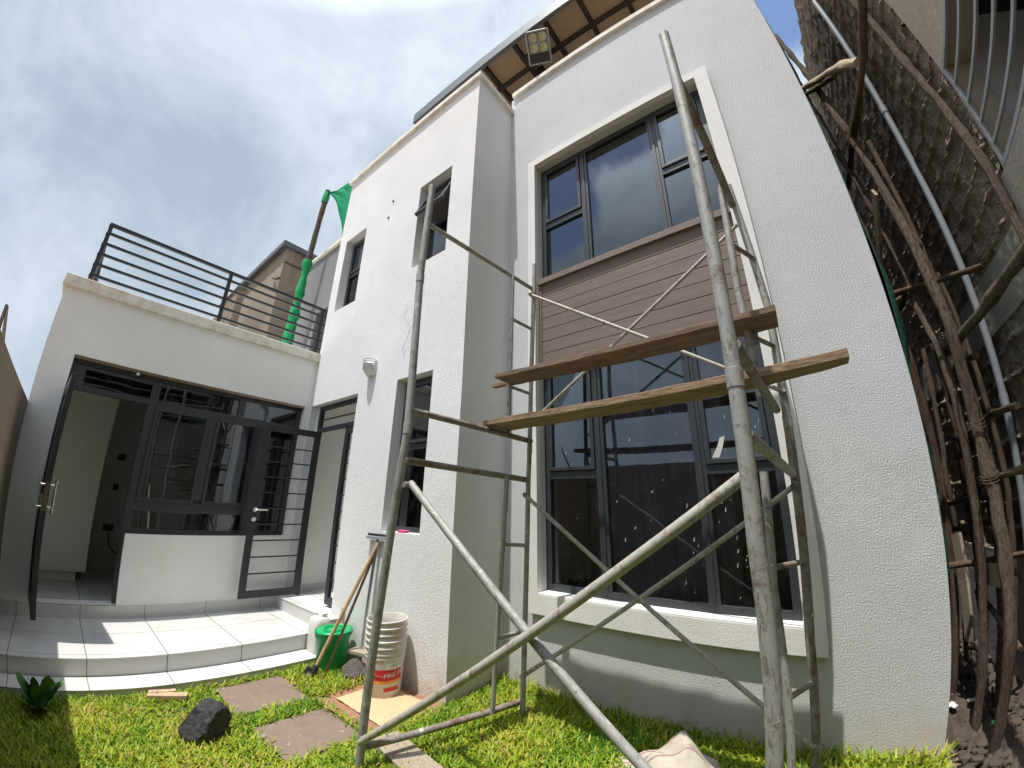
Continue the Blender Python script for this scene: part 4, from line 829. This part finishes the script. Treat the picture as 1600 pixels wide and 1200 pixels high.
# ------------------------------------------------------------------ lawn
def grass(n, name):
    x = rng.uniform(1.53, 6.06, n * 2); y = rng.uniform(-3.50, -.005, n * 2)
    def inside(x0, x1, y0, y1): return (x > x0) & (x < x1) & (y > y0) & (y < y1)
    bad = inside(1.605, 2.135, -1.855, -1.335) | inside(2.375, 2.875, -1.835, -1.335) | inside(2.2, 2.94, -1.28, -.66) | ((x < XB) & (y > -D))
    near = inside(1.55, 2.2, -1.92, -1.28) | inside(2.32, 2.93, -1.9, -1.28)
    bad |= near & (rng.random(n * 2) < .5)
    patch = vnoise(x, y, 2.2, 21) * .6 + vnoise(x, y, 6.5, 22) * .4
    dry = np.clip(1.0 - np.hypot((x - 2.0) / .7, (y + 2.15) / .35), 0, 1) + np.clip(1 - np.hypot((x - 1.75) / .35, (y + 2.5) / .5), 0, 1) * .6
    bad |= rng.random(n * 2) < (np.clip(patch - .62, 0, 1) * .9 + .30 * np.clip(dry, 0, 1))
    k = np.where(~bad)[0][:n]; x, y, patch, dry = x[k], y[k], patch[k], dry[k]; n = len(k)
    # clumping
    cx = rng.normal(0, .012, n); cyv = rng.normal(0, .012, n)
    L = rng.uniform(.030, .075, n) * (0.75 + .6 * patch) * (1 - .35 * np.clip(dry, 0, 1)); L *= np.where((y > -.13) & (rng.random(n) < .35), 2.0, 1)
    W = rng.uniform(.0032, .0070, n); a = rng.uniform(0, 2 * np.pi, n); lean = rng.uniform(.25, 1.25, n)
    dx, dy = np.cos(a), np.sin(a); sx, sy = -dy, dx; ts = np.array([0, .4, .75, 1.0]); ws = np.array([.75, 1.0, .75, .06])
    verts = np.zeros((n, 4, 2, 3))
    for i, (t, wv_) in enumerate(zip(ts, ws)):
        hor = L * (np.sin(lean) * t + .25 * t * t); ver = L * (np.cos(lean * .9) * t - .22 * t * t * lean) + .001
        for s_, sg in ((0, -1), (1, 1)):
            verts[:, i, s_, 0] = x + dx * hor + sx * W * wv_ * sg; verts[:, i, s_, 1] = y + dy * hor + sy * W * wv_ * sg; verts[:, i, s_, 2] = np.maximum(ver, .001)
    V3 = verts.reshape(-1, 3); base = (np.arange(n) * 8)[:, None, None]; q = np.array([[0, 1, 3, 2], [2, 3, 5, 4], [4, 5, 7, 6]])[None]
    Fq = (base + q).reshape(-1, 4); me = bpy.data.meshes.new(name); me.vertices.add(len(V3)); me.vertices.foreach_set('co', V3.astype(np.float32).ravel())
    me.loops.add(Fq.size); me.loops.foreach_set('vertex_index', Fq.astype(np.int32).ravel()); me.polygons.add(len(Fq)); me.polygons.foreach_set('loop_start', (np.arange(len(Fq)) * 4).astype(np.int32))
    me.update(calc_edges=True); me.materials.append(MATS['grass_blade'])
    tint = np.clip(.50 + .55 * (patch - .5) + rng.normal(0, .17, n) + .16 * np.clip(dry, 0, 1) + (rng.random(n) < .05 + .12 * np.clip(dry, 0, 1)) * .3, 0, 1)
    at_ = me.attributes.new('tint', 'FLOAT', 'POINT'); at_.data.foreach_set('value', np.repeat(tint, 8).astype(np.float32))
    o = bpy.data.objects.new(name, me); COL.objects.link(o); tag(o, 'bright green and yellow lawn grass in front of the house', 'grass', kind='stuff'); return o
grass(100000, 'lawn_grass')

# ------------------------------------------------------------------ rocks and wood in the lawn
tag(rock_mesh((2.315, -2.125, 0), (.165, .165, .165), 31, .45, 4, 10, .60).build('boulder', 'rock_black'), 'black angular boulder lying on the lawn before the steps', 'stone')
tag(rock_mesh((2.02, -.86, 0), (.12, .10, .10), 5, .6, 4, 9, .7).build('boulder', 'rock_brown'), 'dark brown stone between the green bucket and the bucket stack', 'stone')
def board(p, q, wd, th, mat, nm, lb, grp=None, rollz=(0, 0, 1)):
    b = MB(); b.bar(p, q, wd, th, rollz); return tag(b.build(nm, mat, bevel=.004), lb, 'wood', grp)
board((1.59, -2.34, .026), (1.70, -2.08, .03), .075, .035, 'offcut_wood', 'wood_offcut', 'pale wood offcut on the grass, the longer of two beside the tiled step')
board((1.56, -2.33, .030), (1.60, -2.14, .032), .05, .04, 'offcut_wood', 'wood_offcut', 'short pale wood offcut tucked behind the longer one beside the tiled step')
board((1.86, -.80, .185), (2.18, -.74, .20), .12, .03, 'old_board', 'wood_board', 'weathered board resting on the dark stone against the white wall')
board((3.02, -1.27, .030), (3.62, -1.36, .034), .19, .035, 'old_board', 'wood_board', 'weathered board lying on the grass under the scaffold crossbar')

# ------------------------------------------------------------------ green bucket with wringer
def revolve(name, prof, c, mat, parent=None, n=40):
    b = MB(); b.lathe(prof, n, c); return b.build(name, mat, parent, smooth=True)
gc = (1.665, -.885, .002)
G = empty('mop_bucket', gc, 'bright green plastic mop bucket with a wringer lid on the grass', 'bucket')
revolve('body', [(.0, .004), (.128, .004), (.132, .012), (.150, .26), (.154, .268), (.154, .276), (.162, .282), (.165, .318), (.172, .322), (.173, .332), (.166, .336), (.160, .330), (.158, .29), (.146, .262), (.127, .02), (.0, .018)], gc, 'plastic_green', G)
b = MB(); b.lathe([(.158, .328), (.150, .336), (.10, .327), (.094, .345), (.088, .352), (.082, .345), (.070, .25), (.05, .22), (.0, .215)], 36, gc)
b.build('wringer', 'plastic_green', G, smooth=True)
b = MB(); b.tube([(gc[0] + .170 * math.cos(a), gc[1] + .170 * math.sin(a), gc[2] + .31 + .06 * -math.sin(a * 1.0 - .4) * .3) for a in np.linspace(-.3, math.pi - .3, 20)], .005, 6); b.build('handle', 'plastic_green', G, smooth=True)
# white jerrycan
J = empty('jerrycan', (1.345, -.865, .067), 'white plastic jerrycan standing on the lower tiled step', 'jerrycan')
b = MB(); n = 24; prof = [(0.94, 0), (1, .012), (1, .25), (.97, .28), (.86, .305), (.45, .322), (.24, .326)]; vs = []
for s_, z in prof:
    for j in range(n):
        a = 2 * math.pi * j / n; ca, sa = math.cos(a), math.sin(a); e = .45; vs.append((1.345 + .095 * s_ * math.copysign(abs(ca) ** e, ca), -.865 + .08 * s_ * math.copysign(abs(sa) ** e, sa), .067 + z))
b.add(vs, [(i * n + j, i * n + (j + 1) % n, (i + 1) * n + (j + 1) % n, (i + 1) * n + j) for i in range(len(prof) - 1) for j in range(n)] + [tuple(reversed(range(n))), tuple(range((len(prof) - 1) * n, len(prof) * n))]); b.build('body', 'plastic_white', J, smooth=True)
MB().tube([(1.275, -.88, .345), (1.28, -.88, .40), (1.32, -.88, .42), (1.37, -.88, .415), (1.405, -.88, .365)], .014, 10).build('handle', 'plastic_white', J, smooth=True)
MB().lathe([(0, 0), (.026, 0), (.028, .004), (.028, .03), (.02, .034), (0, .034)], 20, (1.385, -.84, .385)).build('cap', 'plastic_white', J, smooth=True)
# stacked paint buckets, every bucket a thing
bc = (2.475, -.885); z0_ = .034; step = .047
prof = [(.0, .0), (.128, .0), (.134, .006), (.152, .285), (.157, .287), (.157, .298), (.152, .300), (.153, .315), (.160, .317), (.160, .328), (.154, .330), (.155, .356), (.163, .358), (.164, .368), (.158, .372), (.154, .366), (.150, .30), (.131, .010), (.0, .006)]
def pail(i, lb):
    z = z0_ + i * step; E_ = empty('paint_bucket', (bc[0], bc[1], z), lb, 'bucket', 'stacked paint buckets')
    pr = [(r * (1 - .0001 * i), zz) for r, zz in prof]
    if i: pr = pr[:2] + pr[2:]
    revolve('body', pr, (bc[0] + (random.uniform(-.003, .003) if i else 0), bc[1], z), 'plastic_milky', E_); return E_
names_ = ['lowest milky paint bucket of the stack with a red and orange label', 'second milky bucket from the bottom of the stack by the wall', 'middle milky bucket of the five stacked by the wall', 'milky bucket just under the top one of the stack', 'topmost open milky bucket of the stack, empty inside']
pails = [pail(i, names_[i]) for i in range(5)]
# handle wire of the lowest bucket and its label
p0 = pails[0]
fd = math.atan2(-3.0056 - bc[1], 5.3392 - bc[0])                     # the side that faces the yard
def onb(a, z, off=.0): 
    r = .134 + (.152 - .134) * (z - .006) / .279 + off; return (bc[0] + r * math.cos(fd + a), bc[1] + r * math.sin(fd + a), z0_ + z)
b = MB(); b.tube([onb(a, .285 - .13 * max(0, math.cos(a * .95)) ** 1.0 * .9, .004) for a in np.linspace(-1.6, 1.6, 26)], .0022, 6); b.build('handle', 'chrome', p0, smooth=True)
def patchb(a0, a1, za, zb, off, mat, nm):
    b = MB(); k = 18; vs = []
    for zz in (za, zb):
        for i in range(k): vs.append(onb(a0 + (a1 - a0) * i / (k - 1), zz if not callable(zz) else zz(i / (k - 1)), off))
    b.add(vs, [(i, i + 1, k + i + 1, k + i) for i in range(k - 1)]); return b.build(nm, mat, p0)
patchb(-1.25, 1.05, .135, .215, .0008, 'label_red', 'label'); patchb(-1.25, 1.05, .112, .1345, .0008, 'label_orange', 'label')
patchb(.0, .9, .055, .085, .0008, 'label_red', 'label'); patchb(.05, 1.1, .2155, .262, .0008, 'label_white', 'label')
def text_on(txt, size, a0, z, off, mat, slope=.0):
    cu = bpy.data.curves.new('txt', 'FONT'); cu.body = txt; cu.size = size; cu.fill_mode = 'FRONT'; tmp = bpy.data.objects.new('txt', cu); COL.objects.link(tmp)
    dg = bpy.context.evaluated_depsgraph_get(); me = bpy.data.meshes.new_from_object(tmp.evaluated_get(dg)); bpy.data.objects.remove(tmp)
    bm = bmesh.new(); bm.from_mesh(me); bmesh.ops.triangulate(bm, faces=bm.faces); bmesh.ops.subdivide_edges(bm, edges=[e for e in bm.edges if e.calc_length() > .012], cuts=2); bm.to_mesh(me); bm.free()
    b = MB(); b.add([onb(a0 + v.co.x / .145, z + v.co.y + slope * v.co.x, off) for v in me.vertices], [tuple(p.vertices) for p in me.polygons]); bpy.data.meshes.remove(me); return b.build('lettering', mat, p0)
text_on('real ro', .062, -.02, .155, .0022, 'label_white', .10); text_on('therm', .040, .32, .228, .0022, 'label_grey', .10)

# ------------------------------------------------------------------ tools against the wall
T1 = empty('hoe', (1.79, -1.13, .0), 'long handled hoe with a dark iron head leaning on the white wall', 'tool')
MB().tube([V((1.795, -1.115, .07)).lerp(V((1.985, -.70, 1.12)), t) for t in np.linspace(0, 1, 14)], [.0165] * 14, 12, True, .03, 1).build('handle', 'handle_wood', T1, smooth=True)
b = MB(); b.tube([(1.79, -1.13, .02), (1.80, -1.10, .11)], .030, 12); b.bar((1.765, -1.165, .005), (1.795, -1.135, .085), .10, .02, (1, -1, 0)); b.build('iron_head', 'rock_black', T1, bevel=.004)
b = MB(); b.bar((1.785, -1.19, .002), (1.805, -1.155, .055), .045, .012, (1, -1, 0)); b.build('blade', 'chrome', T1, bevel=.003)
tag(MB().tube([V((1.82, -1.03, .0)).lerp(V((1.965, -.695, 1.07)), t) for t in np.linspace(0, 1, 14)], [.0125] * 14, 10, True, .04, 2).build('wooden_stick', 'handle_dark', smooth=True), 'thin dark brown stick leaning beside the hoe handle', 'stick')
Sq = empty('squeegee', (1.93, -.76, .03), 'grey floor squeegee standing upside down against the white wall', 'squeegee')
MB().tube([(1.935, -.765, .03), (1.965, -.705, 1.15)], .011, 12).build('pole', 'pvc_grey', Sq, smooth=True)
MB().tube([(1.965, -.775, .03), (1.985, -.70, 1.15)], .006, 8).build('brace_rod', 'chrome', Sq, smooth=True)
b = MB(); b.box(1.80, 2.11, -.722, -.684, 1.15, 1.178); b.build('head', 'pvc_grey', Sq, bevel=.004)
b = MB(); b.box(1.805, 2.105, -.707, -.699, 1.1781, 1.20); b.build('rubber_blade', 'rubber_dark', Sq)
Br = empty('hand_brush', (1.50, -.76, .067), 'old brush with a pale handle propped at the corner of the doorway', 'brush')
MB().tube([(1.475, -.72, .20), (1.47, -.70, .34), (1.468, -.69, .46)], [.016, .012, .014], 10).build('handle', 'offcut_wood', Br, smooth=True)
b = MB(); b.hexa([(1.44, -.74, .068), (1.52, -.74, .068), (1.52, -.69, .068), (1.44, -.69, .068)], [(1.455, -.735, .21), (1.50, -.735, .21), (1.50, -.70, .21), (1.455, -.70, .21)]); b.build('bristles', 'handle_dark', Br)
tag(MB().box(2.20, 2.31, -.655, -.60, 1.2245, 1.248).build('sponge', 'sponge_pink', bevel=.006), 'flat pink sponge on the sill of the lower slim window', 'sponge')
tag(MB().tube([(2.02, -.679, 3.62), (1.98, -.69, 3.52), (2.06, -.70, 3.44), (2.13, -.695, 3.36), (2.10, -.70, 3.22), (2.02, -.69, 3.12), (2.06, -.68, 3.02)], .0013, 6).build('loose_wire', 'rubber_dark', smooth=True), 'thin loose wire dangling on the white wall behind the scaffold leg', 'wire')

# ------------------------------------------------------------------ sack
rr = random.Random(12); n, k = 26, 20; grid = []; sk = MB(); vs = []
for j in range(k):
    for i in range(n):
        u, v_ = i / (n - 1), j / (k - 1); e = min(u, 1 - u) * min(v_, 1 - v_) * 4; h = (.06 + .17 * max(0, 1 - abs(u - .62) * 2.2)) * min(1, (e * 1.6) ** .45) + .025 * math.sin(u * 17 + v_ * 5) * min(1, e * 3) + .018 * math.sin(v_ * 23 + u * 9) * min(1, e * 3)
        p = V(((u - .5) * .62, (v_ - .5) * .50, max(.004, h + rr.uniform(-.004, .004) * (e > .05)))); vs.append(p)
sk.add(vs, [(j * n + i, j * n + i + 1, (j + 1) * n + i + 1, (j + 1) * n + i) for j in range(k - 1) for i in range(n - 1)])
sk.xf(Matrix.Translation((4.60, -.58, .004)) @ Matrix.Rotation(math.radians(24), 4, 'Z')); tag(sk.build('woven_sack', 'sack_weave', smooth=True), 'crumpled pale woven sack lying on the grass below the tall window', 'sack')

# ------------------------------------------------------------------ leafy plant in the shade
Pl = empty('leafy_plant', (1.72, -3.10, 0), 'broad leaved green plant growing in the shaded corner of the lawn', 'plant')
rr = random.Random(6); b = MB(); st = MB()
for i in range(26):
    a = rr.uniform(0, 2 * math.pi); tilt = rr.uniform(.15, 1.0); L_ = rr.uniform(.12, .24); wl = rr.uniform(.028, .055); base = V((1.80 + rr.uniform(-.08, .08), -3.09 + rr.uniform(-.07, .07), rr.uniform(.02, .14)))
    d = V((math.cos(a) * math.sin(tilt), math.sin(a) * math.sin(tilt), math.cos(tilt))); s_ = V((-math.sin(a), math.cos(a), 0)); vs = []; ts = [0, .2, .45, .7, .9, 1]
    for t in ts:
        p = base + d * L_ * t - V((0, 0, .05 * t * t)); wv_ = wl * math.sin(math.pi * min(.98, t * .92 + .06)) ** .8; vs += [p - s_ * wv_, p + V((0, 0, -.006)), p + s_ * wv_]
    b.add(vs, [(3 * q + r, 3 * q + r + 1, 3 * q + r + 4, 3 * q + r + 3) for q in range(5) for r in (0, 1)]); st.tube([(1.80 + rr.uniform(-.03, .03), -3.09 + rr.uniform(-.03, .03), 0), base], .004, 5)
b.build('leaves', 'leaf_green', Pl, smooth=True); st.build('stem', 'leaf_green', Pl)
